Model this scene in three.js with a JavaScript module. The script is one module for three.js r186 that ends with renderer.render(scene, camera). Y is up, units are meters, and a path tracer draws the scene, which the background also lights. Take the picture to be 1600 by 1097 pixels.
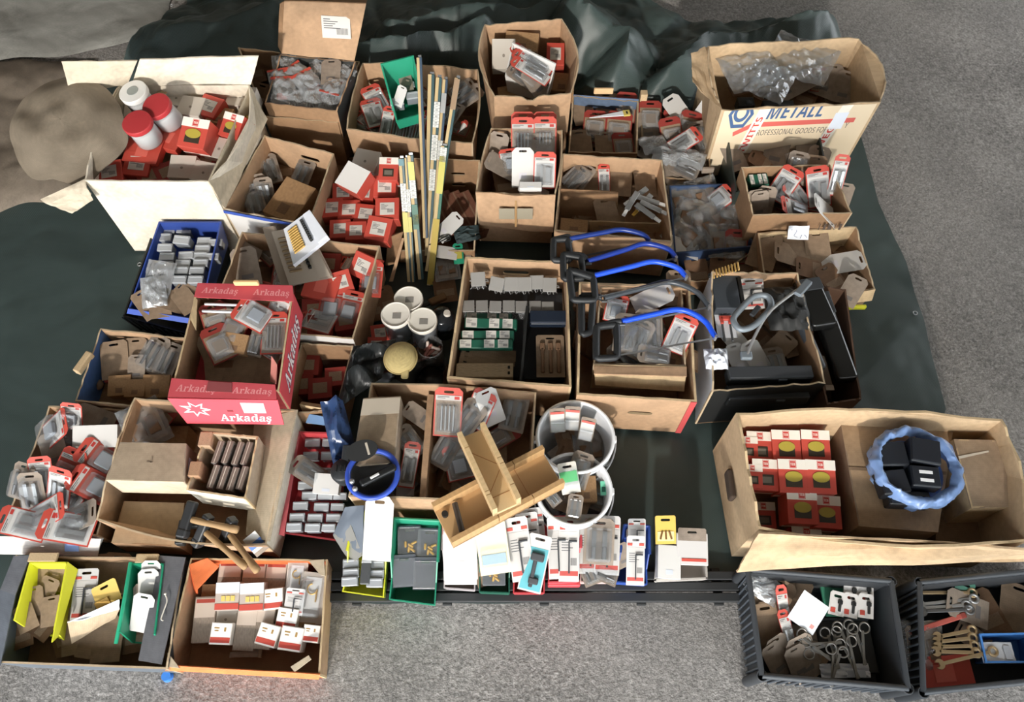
import * as THREE from 'three';
import { RoundedBoxGeometry } from 'three/addons/geometries/RoundedBoxGeometry.js';
import { mergeGeometries, toCreasedNormals } from 'three/addons/utils/BufferGeometryUtils.js';
import { ImprovedNoise } from 'three/addons/math/ImprovedNoise.js';

// ---------------------------------------------------------------- camera, sky, sun, exposure
const CAM_H = 2.6, FOCAL = 1200, IMG_W = 1600, IMG_H = 1097, PITCH = THREE.MathUtils.degToRad(61);
const scene = new THREE.Scene();
const camera = new THREE.PerspectiveCamera(2 * Math.atan(IMG_H / 2 / FOCAL) * 180 / Math.PI, IMG_W / IMG_H, 0.05, 60);
camera.position.set(0, CAM_H, 0);
camera.lookAt(0, CAM_H - Math.sin(PITCH), -Math.cos(PITCH));
camera.updateMatrixWorld();
scene.background = new THREE.Color().setRGB(0.93, 0.97, 1.0).multiplyScalar(5.4);
const sun = new THREE.DirectionalLight(new THREE.Color().setRGB(1.0, 0.93, 0.84), 2.9);
sun.position.set(-0.7, 2.3, 4.9).multiplyScalar(2);
sun.target.position.set(0, 0, -1.2);
sun.castShadow = true; sun.shadow.radius = 4;
sun.shadow.mapSize.set(4096, 4096);
Object.assign(sun.shadow.camera, { left: -5, right: 5, top: 5, bottom: -5, near: 0.5, far: 25 });
scene.add(sun, sun.target);
const renderer = new THREE.WebGLRenderer({ antialias: true });
renderer.toneMapping = THREE.LinearToneMapping;
renderer.toneMappingExposure = 1.06;
renderer.shadowMap.enabled = true;

// ---------------------------------------------------------------- helpers
const V = (x, y, z) => new THREE.Vector3(x, y, z);
const rad = THREE.MathUtils.degToRad, lerp = THREE.MathUtils.lerp;
let seed = 7;
const rnd = () => { seed = (seed * 1664525 + 1013904223) >>> 0; return seed / 4294967296; };
const rr = (a, b) => a + (b - a) * rnd();
const perlin = new ImprovedNoise();
const nz = (x, y, z = 0.37) => perlin.noise(x, y, z);
const SP = Math.sin(PITCH), CP = Math.cos(PITCH);
// the place at height h that a sight line through photo pixel (x, y) meets: used to survey the layout on the real floor plan
function P(x, y, h = 0) {
  const u = x - 800, v = y - 548.5, dy = -FOCAL * SP - v * CP, dz = -FOCAL * CP + v * SP, t = (h - CAM_H) / dy;
  return V(u * t, h, dz * t);
}
const project = (p) => { const d = p.z * -CP + (CAM_H - p.y) * SP, v = p.z * SP + (CAM_H - p.y) * CP; return [800 + p.x / d * FOCAL, 548.5 + v / d * FOCAL]; };
const perPx = (x, y, h) => { const p = P(x, y, h); return (p.z * -CP + (CAM_H - p.y) * SP) / FOCAL; };
const used = new Map();
function numbered(n) { const k = used.get(n) ?? 0; used.set(n, k + 1); return k ? `${n}_${String(k).padStart(3, '0')}` : n; }
function tag(o, label, category, group, kind) { Object.assign(o.userData, { label }); if (category) o.userData.category = category; if (group) o.userData.group = group; if (kind) o.userData.kind = kind; return o; }
function thing(name, label, category, pos = V(0, 0, 0), group) { const o = new THREE.Group(); o.name = numbered(name); o.position.copy(pos); scene.add(o); return tag(o, label, category, group); }
function part(name, geo, m, parent, at) { const o = new THREE.Mesh(geo, m); o.name = name; o.castShadow = o.receiveShadow = true; if (at) o.position.copy(at); parent.add(o); return o; }
function struct(name, geo, m) { const o = part(name, geo, m, scene); o.userData.kind = 'structure'; return o; }
function geoFrom(pos, idx, uv) { const g = new THREE.BufferGeometry(); g.setAttribute('position', new THREE.Float32BufferAttribute(pos, 3)); if (uv) g.setAttribute('uv', new THREE.Float32BufferAttribute(uv, 2)); g.setIndex(idx); g.computeVertexNormals(); return g; }
// closed slab over a surface f(u, v) -> Vector3, thickness t along the surface normal
function slab(f, nx, ny, t, size = [0.3, 0.3], crease = 0.7) {
  const W = nx + 1, pos = [], uv = [], idx = [], top = [], e = 1e-3, a = V(), b = V();
  for (let j = 0; j <= ny; j++) for (let i = 0; i <= nx; i++) {
    const u = i / nx, v = j / ny, p = f(u, v);
    a.copy(f(Math.min(1, u + e), v)).sub(f(Math.max(0, u - e), v)); b.copy(f(u, Math.min(1, v + e))).sub(f(u, Math.max(0, v - e)));
    const n = a.clone().cross(b).normalize(); if (!isFinite(n.x)) n.set(0, 1, 0);
    top.push([p, p.clone().addScaledVector(n, -t)]);
  }
  for (let s = 0; s < 2; s++) for (let k = 0; k < top.length; k++) { const p = top[k][s]; pos.push(p.x, p.y, p.z); uv.push((k % W) / nx * size[0], Math.floor(k / W) / ny * size[1]); }
  const N = top.length, at = (i, j, s) => s * N + j * W + i;
  const q = (A, B, C, D) => idx.push(A, B, C, A, C, D);
  for (let j = 0; j < ny; j++) for (let i = 0; i < nx; i++) { q(at(i, j, 0), at(i + 1, j, 0), at(i + 1, j + 1, 0), at(i, j + 1, 0)); q(at(i, j, 1), at(i, j + 1, 1), at(i + 1, j + 1, 1), at(i + 1, j, 1)); }
  for (let i = 0; i < nx; i++) { q(at(i, 0, 1), at(i + 1, 0, 1), at(i + 1, 0, 0), at(i, 0, 0)); q(at(i, ny, 0), at(i + 1, ny, 0), at(i + 1, ny, 1), at(i, ny, 1)); }
  for (let j = 0; j < ny; j++) { q(at(0, j, 0), at(0, j + 1, 0), at(0, j + 1, 1), at(0, j, 1)); q(at(nx, j, 1), at(nx, j + 1, 1), at(nx, j + 1, 0), at(nx, j, 0)); }
  const g = geoFrom(pos, idx, uv);
  return toCreasedNormals(g, crease);
}
const bil = (p) => (u, v) => p[0].clone().lerp(p[1], u).lerp(p[3].clone().lerp(p[2], u), v);
// flat-ish sheet through four corners (far left, far right, near right, near left), gently warped
function sheet(p, t = 0.003, amp = 0, n = 8, k = 1) {
  const s = rnd() * 50, b = bil(p), nn = p[1].clone().sub(p[0]).cross(p[3].clone().sub(p[0])).normalize().negate();
  return slab((u, v) => b(1 - u, v).addScaledVector(nn, amp * (nz(u * 2.3 * k + s, v * 2.3 * k) + 0.4 * nz(u * 6 * k, v * 6 * k + s))), n, n, t, [p[0].distanceTo(p[1]), p[0].distanceTo(p[3])]);
}
function moved(g, x = 0, y = 0, z = 0, rx = 0, ry = 0, rz = 0) { g = g.clone(); if (rx) g.rotateX(rx); if (rz) g.rotateZ(rz); if (ry) g.rotateY(ry); return g.translate(x, y, z); }
const flat = (g) => { const r = g.index ? g.toNonIndexed() : g; for (const k of Object.keys(r.attributes)) if (!['position', 'normal', 'uv'].includes(k)) r.deleteAttribute(k); r.clearGroups(); return r; };
const join = (...gs) => mergeGeometries(gs.flat().map(flat), false);
const rbox = (w, h, d, r = 0.002, x = 0, y = 0, z = 0) => new RoundedBoxGeometry(w, h, d, 1, Math.min(r, w * 0.45, h * 0.45, d * 0.45)).translate(x, y, z);
const lathe = (pts, n = 32) => new THREE.LatheGeometry(pts.map(([x, y]) => new THREE.Vector2(x, y)), n);
const rod = (r, l, n = 8) => new THREE.CylinderGeometry(r, r, l, n);
const tube = (pts, r, seg = 40, n = 8) => new THREE.TubeGeometry(new THREE.CatmullRomCurve3(pts), seg, r, n, false);
function extrude(shape, d, bevel = 0) { return new THREE.ExtrudeGeometry(shape, { depth: d, bevelEnabled: bevel > 0, bevelSize: bevel, bevelThickness: bevel, bevelSegments: 1, curveSegments: 8 }); }
const poly = (pts) => new THREE.Shape(pts.map(([x, y]) => new THREE.Vector2(x, y)));
const slot = (x, y, w, h) => { const p = new THREE.Path(), r = h / 2; p.absarc(x - w / 2 + r, y, r, Math.PI / 2, Math.PI * 1.5); p.absarc(x + w / 2 - r, y, r, -Math.PI / 2, Math.PI / 2); p.closePath(); return p; };

// ---------------------------------------------------------------- materials
function canvasTex(w, h, draw, rep) {
  const c = document.createElement('canvas'); c.width = w; c.height = h; draw(c.getContext('2d'), w, h);
  const t = new THREE.CanvasTexture(c); t.colorSpace = THREE.SRGBColorSpace; t.wrapS = t.wrapT = THREE.RepeatWrapping; t.anisotropy = 8; if (rep) t.repeat.set(rep[0], rep[1]); return t;
}
function noiseTex(n, f, srgb) {
  const d = new Uint8Array(n * n * 4);
  for (let y = 0; y < n; y++) for (let x = 0; x < n; x++) { const c = f(x / n, y / n), i = (y * n + x) * 4; for (let k = 0; k < 3; k++) d[i + k] = Math.max(0, Math.min(255, (Array.isArray(c) ? c[k] : c) * 255)); d[i + 3] = 255; }
  const t = new THREE.DataTexture(d, n, n); t.magFilter = THREE.LinearFilter; t.minFilter = THREE.LinearFilter; t.wrapS = t.wrapT = THREE.RepeatWrapping; if (srgb) t.colorSpace = THREE.SRGBColorSpace; t.needsUpdate = true; return t;
}
// tileable fractal noise
const tn = (u, v, f, s = 0) => { const w = (a) => a * a * (3 - 2 * a), A = nz(u * f, v * f, s), B = nz((u - 1) * f, v * f, s), C = nz(u * f, (v - 1) * f, s), D = nz((u - 1) * f, (v - 1) * f, s); return lerp(lerp(A, B, w(u)), lerp(C, D, w(u)), w(v)); };
const paperTex = noiseTex(256, (u, v) => { const a = 0.9 + 0.1 * tn(u, v, 5) + 0.07 * tn(u, v, 23, 3) + 0.05 * (rnd() - 0.5) + 0.012 * Math.sin(v * 402.12); return [a, a * 0.99, a * 0.975]; }, true);
paperTex.repeat.set(2.5, 2.5);
const fibreBump = noiseTex(256, (u, v) => 0.5 + 0.2 * tn(u, v, 40, 9) + 0.12 * Math.sin(u * 2 * Math.PI * 64) + 0.1 * (rnd() - 0.5));
fibreBump.repeat.set(2.5, 2.5);
const concTex = noiseTex(512, (u, v) => { const a = 0.76 + 0.12 * tn(u, v, 5, 2) + 0.12 * tn(u, v, 41, 5) + 0.22 * tn(u, v, 110, 7) + 0.24 * (rnd() - 0.5); return [a, a * 0.99, a * 0.975]; }, true);
concTex.repeat.set(0.83, 0.71);
const concBump = noiseTex(512, (u, v) => 0.5 + 0.3 * tn(u, v, 70, 4) + 0.25 * tn(u, v, 140, 6) + 0.2 * (rnd() - 0.5)); concBump.repeat.set(1.17, 1.33);
const woodTex = noiseTex(256, (u, v) => { const g = 0.5 + 0.5 * Math.sin((u * 9 + 0.6 * tn(u, v, 3, 1)) * 2 * Math.PI), a = 0.92 + 0.035 * g + 0.05 * tn(u * 1, v, 60, 2); return [a, a * 0.98, a * 0.95]; }, true);
woodTex.repeat.set(6, 1.2);
const weaveBump = noiseTex(256, (u, v) => 0.5 + 0.18 * Math.sin(u * 2 * Math.PI * 40) * Math.sin(v * 2 * Math.PI * 40) + 0.3 * tn(u, v, 7, 8)); weaveBump.repeat.set(3, 3);
const mats = new Map();
function M(hex, rough = 0.8, o = {}) {
  const key = JSON.stringify([hex, rough, Object.keys(o).map((k) => [k, o[k]?.uuid ?? o[k]])]);
  if (!mats.has(key)) { const { phys, ...rest } = o; mats.set(key, new (phys || 'transmission' in o || 'clearcoat' in o || 'sheen' in o ? THREE.MeshPhysicalMaterial : THREE.MeshStandardMaterial)({ color: hex, roughness: rough, ...rest })); }
  return mats.get(key);
}
const board = (hex) => M(hex, 0.88, { map: paperTex, bumpMap: fibreBump, bumpScale: 0.0003 });
const KRAFT = board("#c3a181"), KRAFT_D = board("#a07f60"), KRAFT_L = board("#dac19b"), CREAM = board("#f3ebdb"), GREYB = board("#8f867c"), BUFF = board("#d2b795");
const EDGE = board('#cfba9c');
const WHITE = M('#cfcdca', 0.7), PAPER = M('#e6ebf3', 0.75), GREYCARD = board('#a3968a'), TAUPE = board('#a08a74'), BROWNCARD = board('#8a6c54');
const RED = M('#c04b3e', 0.55), REDD = M('#a54538', 0.6), DARKRED = M('#8b3028', 0.7), BLACK = M('#1c1d1d', 0.55), CHAR = M('#33363a', 0.6), SLATE = M('#5b626a', 0.7);
const BLUE = M('#2c438a', 0.4), BRBLUE = M('#1f53d8', 0.3), GREEN = M('#2a9474', 0.45), DKGREEN = M('#1c5a48', 0.5), YELLOW = M('#dfe03c', 0.45), BINRED = M('#c2454a', 0.45), ORANGE = M('#e8703a', 0.7, { map: paperTex });
const STEEL = M('#b4b6b8', 0.35, { metalness: 0.75 }), DSTEEL = M('#77797b', 0.4, { metalness: 0.8 }), BRASS = M('#c9a04a', 0.35, { metalness: 0.8 });
const CLEAR = M('#f4f6f8', 0.12, { transmission: 0.93, thickness: 0, ior: 1.45, side: THREE.DoubleSide, specularIntensity: 1 });
const FILM = M('#eef0f2', 0.18, { transmission: 0.82, thickness: 0, ior: 1.5, side: THREE.DoubleSide });
const CASE = M('#8f949a', 0.25, { transmission: 0.25, thickness: 0, ior: 1.5 });
const WOOD = M('#c9a577', 0.6, { map: woodTex }), WOOD_L = M('#dcc196', 0.6, { map: woodTex }), WOOD_D = M('#a97a4c', 0.65, { map: woodTex });
// ---------------------------------------------------------------- concrete floor; roof and walls out of view, shaped for low front light
const CONC = M('#adabaa', 0.92, { map: concTex, bumpMap: concBump, bumpScale: 0.004 });
const slabBox = (x0, x1, y0, y1, z0, z1) => { const g = new THREE.BoxGeometry(x1 - x0, y1 - y0, z1 - z0).translate((x0 + x1) / 2, (y0 + y1) / 2, (z0 + z1) / 2), p = g.attributes.position, n = g.attributes.normal, uv = g.attributes.uv; for (let i = 0; i < p.count; i++) { const ax = Math.abs(n.getX(i)) > 0.5, ay = Math.abs(n.getY(i)) > 0.5; uv.setXY(i, ax ? p.getZ(i) : p.getX(i), ay ? p.getZ(i) : p.getY(i)); } return g; };
struct('floor', slabBox(-7.2, 14, -0.2, 0, -7.2, 14), CONC);
struct('ceiling', slabBox(-7.2, 5.2, 3.7, 3.9, -7, 1.9), M('#c9c3b8', 0.9));  // out of view, keeps sky light to the open front
struct('wall_back', slabBox(-7, 5, 0, 3.7, -7.2, -7), M('#a89a8b', 0.9));  // out of view, closes the rear against the sky
struct('wall_left', slabBox(-7.2, -7, 0, 3.7, -7, 1.9), M('#c4bdb3', 0.9));  // out of view, kept pale to bounce light back
struct('wall_right', join(slabBox(5, 5.2, 0, 3.7, -7, -5), slabBox(5, 5.2, 0, 3.7, -2, 1.9), slabBox(5, 5.2, 2.4, 3.7, -5, -2)), M('#c4bdb3', 0.9));  // out of view; its opening is placed to light the right rear floor

// out of view behind the camera: front wall, opening sized for low light
struct('wall_front', join(slabBox(-7, 5, 2.5, 3.7, 1.7, 1.9), slabBox(-7, -4.6, 0, 2.5, 1.7, 1.9), slabBox(4.2, 5, 0, 2.5, 1.7, 1.9)), M('#c4bdb3', 0.9));
// leafy crown out of view, placed to keep low sun off the right
{ const t = thing('unseen_tree', 'leafy crown on a trunk, out of view, placed to shade the right side', 'unseen_tree', V(2.6, 0, 7));
  part('trunk', lathe([[0, 0], [0.2, 0], [0.14, 0.6], [0.12, 2.2], [0.07, 5.5], [0, 5.6]], 14), M('#5e5044', 0.9), t);
  const leaf = geoFrom([-0.05, 0, 0, 0, 0.012, -0.09, 0.05, 0, 0, 0, 0.012, 0.09], [0, 1, 2, 0, 2, 3]), N = 1700, fo = new THREE.InstancedMesh(leaf, M('#5c7a3c', 0.8, { side: THREE.DoubleSide }), N), m4 = new THREE.Matrix4(), q = new THREE.Quaternion();
  for (let i = 0; i < N;) { const p = V(rr(-2.6, 3.4), rr(1.2, 6.4), rr(-1.2, 1.2)); if (((p.x - 0.4) / 3) ** 2 + ((p.y - 3.8) / 2.6) ** 2 > 1 || nz(p.x * 1.5, p.y * 1.5, p.z * 1.5) < -0.12) { continue; } q.setFromEuler(new THREE.Euler(rr(0, 6), rr(0, 6), rr(0, 6))); m4.compose(p, q, V(1.5, 1.5, 1.5)); fo.setMatrixAt(i++, m4); }
  fo.name = 'foliage'; fo.userData.kind = 'stuff'; fo.castShadow = fo.receiveShadow = true; t.add(fo); }

// dark green tarpaulin under everything: outline surveyed on the floor, crumpled up along the back
const tarpL = [[-60, 1000], [-60, 760], [-60, 560], [-60, 345], [110, 180], [235, 85], [300, 0], [330, -60]];
const tarpR = [[1150, 938], [1400, 905], [1476, 640], [1440, 500], [1414, 409], [1372, 320], [1345, 225], [1330, 140], [1300, 70], [1285, 0], [1260, -60]];
const byZ = (list) => { const w = list.map(([x, y]) => P(x, y, 0)); return (z) => { for (let i = 1; i < w.length; i++) if (z >= w[i].z || i === w.length - 1) { const t = Math.max(0, Math.min(1, (z - w[i - 1].z) / (w[i].z - w[i - 1].z))); return lerp(w[i - 1].x, w[i].x, t); } }; };
const xl = byZ(tarpL), xr = byZ(tarpR), zN = P(800, 940, 0).z, zF = P(800, -30, 0).z;
const tarpNear = (u) => zN + 0.02 * nz(u * 7, 3.1) + (u < 0.28 ? -(0.28 - u) * 0.9 : 0);
const zBack = P(800, 40, 0).z, ridge = (x, z, f, s) => Math.max(0, 1 - Math.abs(nz(x * f, z * f, s)) * 2.2) ** 2;
// crests of the big folds along the back: [height, half width, points]
const CRESTS = [[0.24, 0.2, [[1286, 34], [1190, 52], [1100, 66], [1050, 104], [1004, 142]]], [0.26, 0.24, [[890, 20], [985, 52], [970, 96], [960, 112]]], [0.25, 0.2, [[560, 74], [640, 62], [700, 62], [756, 40]]], [0.2, 0.2, [[610, 40], [680, 30], [760, 22], [900, 14]]], [0.16, 0.22, [[250, 60], [340, 44], [430, 10]]], [0.18, 0.15, [[575, 100], [600, 92], [650, 100]]]].map(([h, w, p]) => [h, w, p.map(([x, y]) => P(x, y, h))]);
function crest(x, z) { let y = 0; for (const [h, w, p] of CRESTS) { let d = 9; for (let i = 1; i < p.length; i++) { const ax = p[i - 1].x, az = p[i - 1].z, bx = p[i].x - ax, bz = p[i].z - az, t = Math.max(0, Math.min(1, ((x - ax) * bx + (z - az) * bz) / (bx * bx + bz * bz))); d = Math.min(d, Math.hypot(x - ax - bx * t, z - az - bz * t)); } y = Math.max(y, h * Math.max(0, 1 - d / w * (1 + 0.7 * nz(x * 3, z * 3, h * 9)))); } return y; }
const cusp = (x, z, f, s) => Math.abs(nz(x * f, z * f, s));
const tarpGeo = slab((u, v) => {
  const right = THREE.MathUtils.smoothstep(1 - u, 0.62, 0.8), z = lerp(lerp(zF, zBack, right), tarpNear(u), v), x = lerp(xl(z), xr(z), 1 - u);
  const back = THREE.MathUtils.smoothstep(-z, 2.5, 3.0);
  const y = 0.004 + 0.01 * ridge(x, z, 1.4, 0.3) + 0.008 * cusp(x, z, 3, 3) + 0.004 * cusp(x, z, 9, 5) + crest(x, z) * THREE.MathUtils.smoothstep(-z, 2.5, 2.78)
    + back * (0.09 * cusp(x + z * 0.4, z, 2.1, 1.7) + 0.05 * cusp(x, z - x * 0.3, 5.2, 2.2) + 0.018 * cusp(x, z, 15, 6));
  return V(x, Math.max(0.004, y), z);
}, 230, 190, 0.002, [4, 4], 1.2);
const tarp = part('ground_sheet', tarpGeo, M('#3d4a49', 0.4, { bumpMap: weaveBump, bumpScale: 0.0015, sheen: 0.3, sheenRoughness: 0.5, sheenColor: new THREE.Color('#7fb0a8') }), scene);
tag(tarp, 'large dark green woven tarpaulin spread under all the boxes', 'tarpaulin');
const eyelet = (x, y) => part('eyelet', moved(new THREE.TorusGeometry(0.008, 0.002, 6, 14), 0, 0, 0, Math.PI / 2), STEEL, tarp, P(x, y, 0.02));
[[1430, 489], [218, 413], [268, 8]].forEach(([x, y]) => eyelet(x, y));
// ---------------------------------------------------------------- boxes, crates and trays
// one wall between two rim points and two foot points; prof: its upper edge as [u, v] points (1 = rim); holes [u, v, w, h] (w, h in metres)
function wallGeo(at, bt, ab, bb, N, th, { prof, holes = [], wav = 0.004, bulge = 0, notch } = {}) {
  const L = Math.max(0.01, at.distanceTo(bt)), Hh = Math.max(0.01, (at.distanceTo(ab) + bt.distanceTo(bb)) / 2), n = 14, s = rnd() * 90, pts = [];
  for (let i = 0; i <= n; i++) pts.push([i / n * L, 0]);
  if (prof) for (const [u, v] of [...prof].reverse()) pts.push([u * L, v * Hh]);
  else for (let i = n; i >= 0; i--) { const u = i / n; let y = Hh + (i > 0 && i < n ? wav * nz(u * 9 + s, s) * 2 : 0); if (notch && Math.abs(u - notch[0]) < notch[1] / L / 2) y -= notch[2]; pts.push([u * L, y]); }
  const sh = poly(pts); for (const [u, v, w, h] of holes) sh.holes.push(slot(u * L, v * Hh, w, h));
  const g = extrude(sh, th), p = g.attributes.position, q = V(), r = V();
  for (let i = 0; i < p.count; i++) {
    const u = p.getX(i) / L, v = p.getY(i) / Hh, d = p.getZ(i);
    q.copy(ab).lerp(bb, u); r.copy(at).lerp(bt, u); q.lerp(r, v).addScaledVector(N, d - bulge * Math.sin(Math.PI * Math.min(1, Math.max(0, u))) * v);
    p.setXYZ(i, q.x, q.y, q.z);
  }
  g.computeVertexNormals();
  return g;
}
// rim: far left, far right, near right, near left in photo pixels at height h (one or four values); the foot stands straight below, drawn in by taper
function crate(o) {
  const { name = 'cardboard_box', label, cat = 'box', rim, h, base = 0.034, th = 0.006, mat = KRAFT, edge = EDGE, taper = 0.97, holes = {}, prof = {}, bulge = [0, 0, 0, 0], wav, notch = {}, floor = true, wall = 'side_panel', wmats = [] } = o;
  const hs = Array.isArray(h) ? h : [h, h, h, h], top = rim.map(([x, y], i) => P(x, y, hs[i])), c = V(); top.forEach((p) => c.addScaledVector(p, 0.25));
  const foot = top.map((p) => V(lerp(c.x, p.x, taper), base, lerp(c.z, p.z, taper))), org = V(c.x, base, c.z);
  const g = thing(name, label, cat, org), loc = (p) => p.clone().sub(org), sides = ['b', 'r', 'f', 'l'];
  for (let i = 0; i < 4; i++) {
    if (o.skip?.includes(sides[i])) continue;
    const j = (i + 1) % 4, e = top[j].clone().sub(top[i]), N = V(-e.z, 0, e.x).normalize(); if (N.dot(c.clone().sub(top[i])) < 0) N.negate();
    const geo = wallGeo(loc(top[i]), loc(top[j]), loc(foot[i]), loc(foot[j]), N, th, { prof: prof[sides[i]], holes: holes[sides[i]], bulge: bulge[i], wav, notch: notch[sides[i]] });
    const pt = part(wall, geo, [wmats[i] ?? mat, edge], g); o['p' + sides[i]] = pt;
  }
  if (floor) part('bottom', sheet(foot.map((p) => loc(p).setY(0.006)), 0.005, 0, 1), mat, g);
  return Object.assign(o, { g, top, foot, c, loc, org });
}
// a flap hinged on the rim: four photo pixels with their heights
function flap(bx, pts, mat = KRAFT, amp = 0.006, th = 0.005, name = 'flap') { return part(name, sheet(pts.map(([x, y, h]) => bx.loc(P(x, y, h))), th, amp, 10), mat, bx.g); }
const slotH = (u = 0.5, v = 0.78, w = 0.1, h = 0.03) => [u, v, w, h];
const B = {};
B.A = crate({ label: 'big cream box with folded flaps full of red cartons and jars', rim: [[186, 132], [390, 132], [326, 284], [132, 282]], h: 0.46, mat: CREAM, edge: CREAM, taper: 1, bulge: [0, 0.06, 0, 0.02] });
B.B2 = crate({ label: 'brown cardboard box underneath the open lid carton', rim: [[372, 74], [562, 96], [528, 192], [412, 182]], h: 0.3, mat: KRAFT_D });
B.C = crate({ label: 'brown cardboard box with green bin and long saw blades leaning in it', rim: [[566, 98], [747, 108], [739, 224], [541, 202]], h: 0.3, mat: KRAFT, bulge: [0.01, 0.02, 0.01, 0.01] });
B.D = crate({ label: 'brown box with slotted back flap behind the long saw blades', rim: [[622, 246], [750, 250], [742, 392], [610, 392]], h: [0.24, 0.24, 0.12, 0.12], mat: KRAFT_D, holes: { b: [[0.72, 0.3, 0.06, 0.016], [0.72, 0.62, 0.06, 0.016]] } });
B.E = crate({ label: 'tall brown box at the back with white tool packs inside', rim: [[757, 38], [878, 29], [893, 146], [772, 151]], h: 0.4, mat: KRAFT, bulge: [0, 0.05, 0.01, 0.045], notch: { f: [0.52, 0.045, 0.022] } });
B.F = crate({ label: 'brown box with printed front flap and red and white saw packs', rim: [[767, 200], [879, 203], [868, 305], [743, 301]], h: 0.34, mat: KRAFT, bulge: [0, 0.01, 0.005, 0.01] });
B.G = crate({ label: 'wide brown box with two round finger holes in its back', rim: [[879, 240], [1035, 250], [1051, 378], [866, 360]], h: 0.27, mat: KRAFT, holes: { b: [[0.22, 0.62, 0.028, 0.02], [0.8, 0.62, 0.028, 0.02]] } });
B.H = crate({ label: 'big printed carton at the back holding crumpled clear plastic bags', rim: [[1106, 72], [1342, 60], [1376, 160], [1127, 172]], h: 0.42, mat: BUFF, bulge: [0.01, 0.06, 0, 0.02], wav: 0.006, taper: 0.98 });
B.I = crate({ name: 'plastic_crate', label: 'dark green plastic crate in front of the printed carton', cat: 'crate', rim: [[1134, 201], [1279, 198], [1297, 290], [1150, 300]], h: 0.24, mat: M('#26302d', 0.5), edge: M('#26302d', 0.5), wav: 0, prof: { b: [[0, 1], [0.1, 1], [0.2, 0.78], [0.7, 0.78], [0.82, 1], [1, 1]] } });
B.J = crate({ label: 'brown box with paper note taped to its front', rim: [[1158, 261], [1297, 257], [1332, 333], [1176, 337]], h: 0.31, mat: KRAFT_D });
B.K = crate({ name: 'blue_tray', label: 'blue rimmed tray with dusty brown bags beside the paper note box', cat: 'tray', rim: [[1046, 290], [1153, 286], [1178, 385], [1054, 396]], h: 0.17, mat: M('#33486a', 0.6), edge: M('#33486a', 0.6), wav: 0.001 });
B.L = crate({ label: 'open brown box with brown card backs behind the black cases', rim: [[1184, 364], [1338, 354], [1368, 452], [1200, 472]], h: [0.22, 0.22, 0.18, 0.18], mat: KRAFT, wmats: [KRAFT_L] });
B.M = crate({ label: 'torn white sided box holding a grey framed saw', rim: [[1112, 424], [1247, 426], [1290, 600], [1112, 612]], h: [0.32, 0.32, 0.3, 0.3], mat: KRAFT_D, wmats: [KRAFT, null, BLACK, PAPER], wav: 0.012, taper: 1 });
B.N = crate({ label: 'dark brown box of black tool cases near the tarpaulin edge', rim: [[1250, 440], [1322, 452], [1346, 624], [1292, 632]], h: 0.26, mat: board('#5d4332'), edge: board('#5d4332') });
B.O = crate({ label: 'brown box in the centre with rows of clear nail boxes', rim: [[727, 401], [887, 409], [893, 605], [698, 591]], h: 0.3, mat: KRAFT, edge: KRAFT_L, th: 0.008, holes: { b: [slotH(0.5, 0.72, 0.1, 0.026)] } });
B.P = crate({ label: 'wide brown divided box beneath the wooden mitre boxes', rim: [[580, 598], [838, 613], [828, 786], [544, 776]], h: 0.27, mat: KRAFT, bulge: [0.01, 0, 0, 0] });
B.Q = crate({ label: 'tall brown box with red striped corner under the blue hacksaws', rim: [[905, 440], [1078, 448], [1089, 628], [901, 617]], h: 0.3, mat: KRAFT, edge: KRAFT_L, th: 0.008, taper: 0.985, holes: { f: [[0.43, 0.56, 0.085, 0.024], [0.82, 0.42, 0.036, 0.028]] } });
B.Q2 = crate({ label: 'smaller inner carton stuffed with blister packs under the hacksaws', rim: [[938, 448], [1066, 450], [1072, 572], [927, 570]], h: 0.29, base: 0.1, mat: KRAFT });
B.R = crate({ label: 'narrow brown box with oval hand hole and blue striped front', rim: [[413, 211], [522, 240], [482, 352], [349, 327]], h: 0.3, mat: KRAFT_D, holes: { b: [slotH(0.62, 0.76, 0.085, 0.022)] }, wmats: [KRAFT, KRAFT, WHITE, KRAFT] });
B.S = crate({ label: 'brown box of red packs behind the red fruit crate', rim: [[378, 362], [594, 384], [552, 530], [322, 512]], h: 0.25, mat: KRAFT, wmats: [null, null, WHITE, null] });
B.T = crate({ label: 'brown box of red packs at the near end of tubs', rim: [[470, 536], [552, 540], [528, 640], [440, 650]], h: 0.22, mat: KRAFT_D });
B.W2 = crate({ name: 'mesh_crate', label: 'black lattice plastic crate underneath the blue tray', cat: 'crate', rim: [[236, 368], [352, 368], [316, 528], [192, 494]], h: 0.12, mat: BLACK, edge: BLACK, wav: 0, prof: {} });
B.W = crate({ name: 'blue_tray', label: 'deep blue plastic tray full of clear grey cases', cat: 'tray', rim: [[248, 346], [346, 346], [312, 500], [200, 484]], h: [0.25, 0.25, 0.18, 0.18], base: 0.125, mat: BLUE, edge: BLUE, wav: 0, taper: 0.93, wall: 'tray_side' });
B.X = crate({ label: 'shallow brown fruit tray with blue end and brown packs', cat: 'tray', rim: [[157, 513], [296, 528], [262, 640], [117, 627]], h: 0.16, mat: KRAFT_D, wmats: [KRAFT, KRAFT, KRAFT, M('#4d74b4', 0.8, { map: paperTex })] });
B.Y = crate({ label: 'low fruit tray heaped with red and clear blister packs', cat: 'tray', rim: [[76, 634], [204, 640], [152, 838], [4, 826]], h: 0.14, mat: KRAFT_D, wmats: [KRAFT, null, CREAM, KRAFT] });
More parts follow.
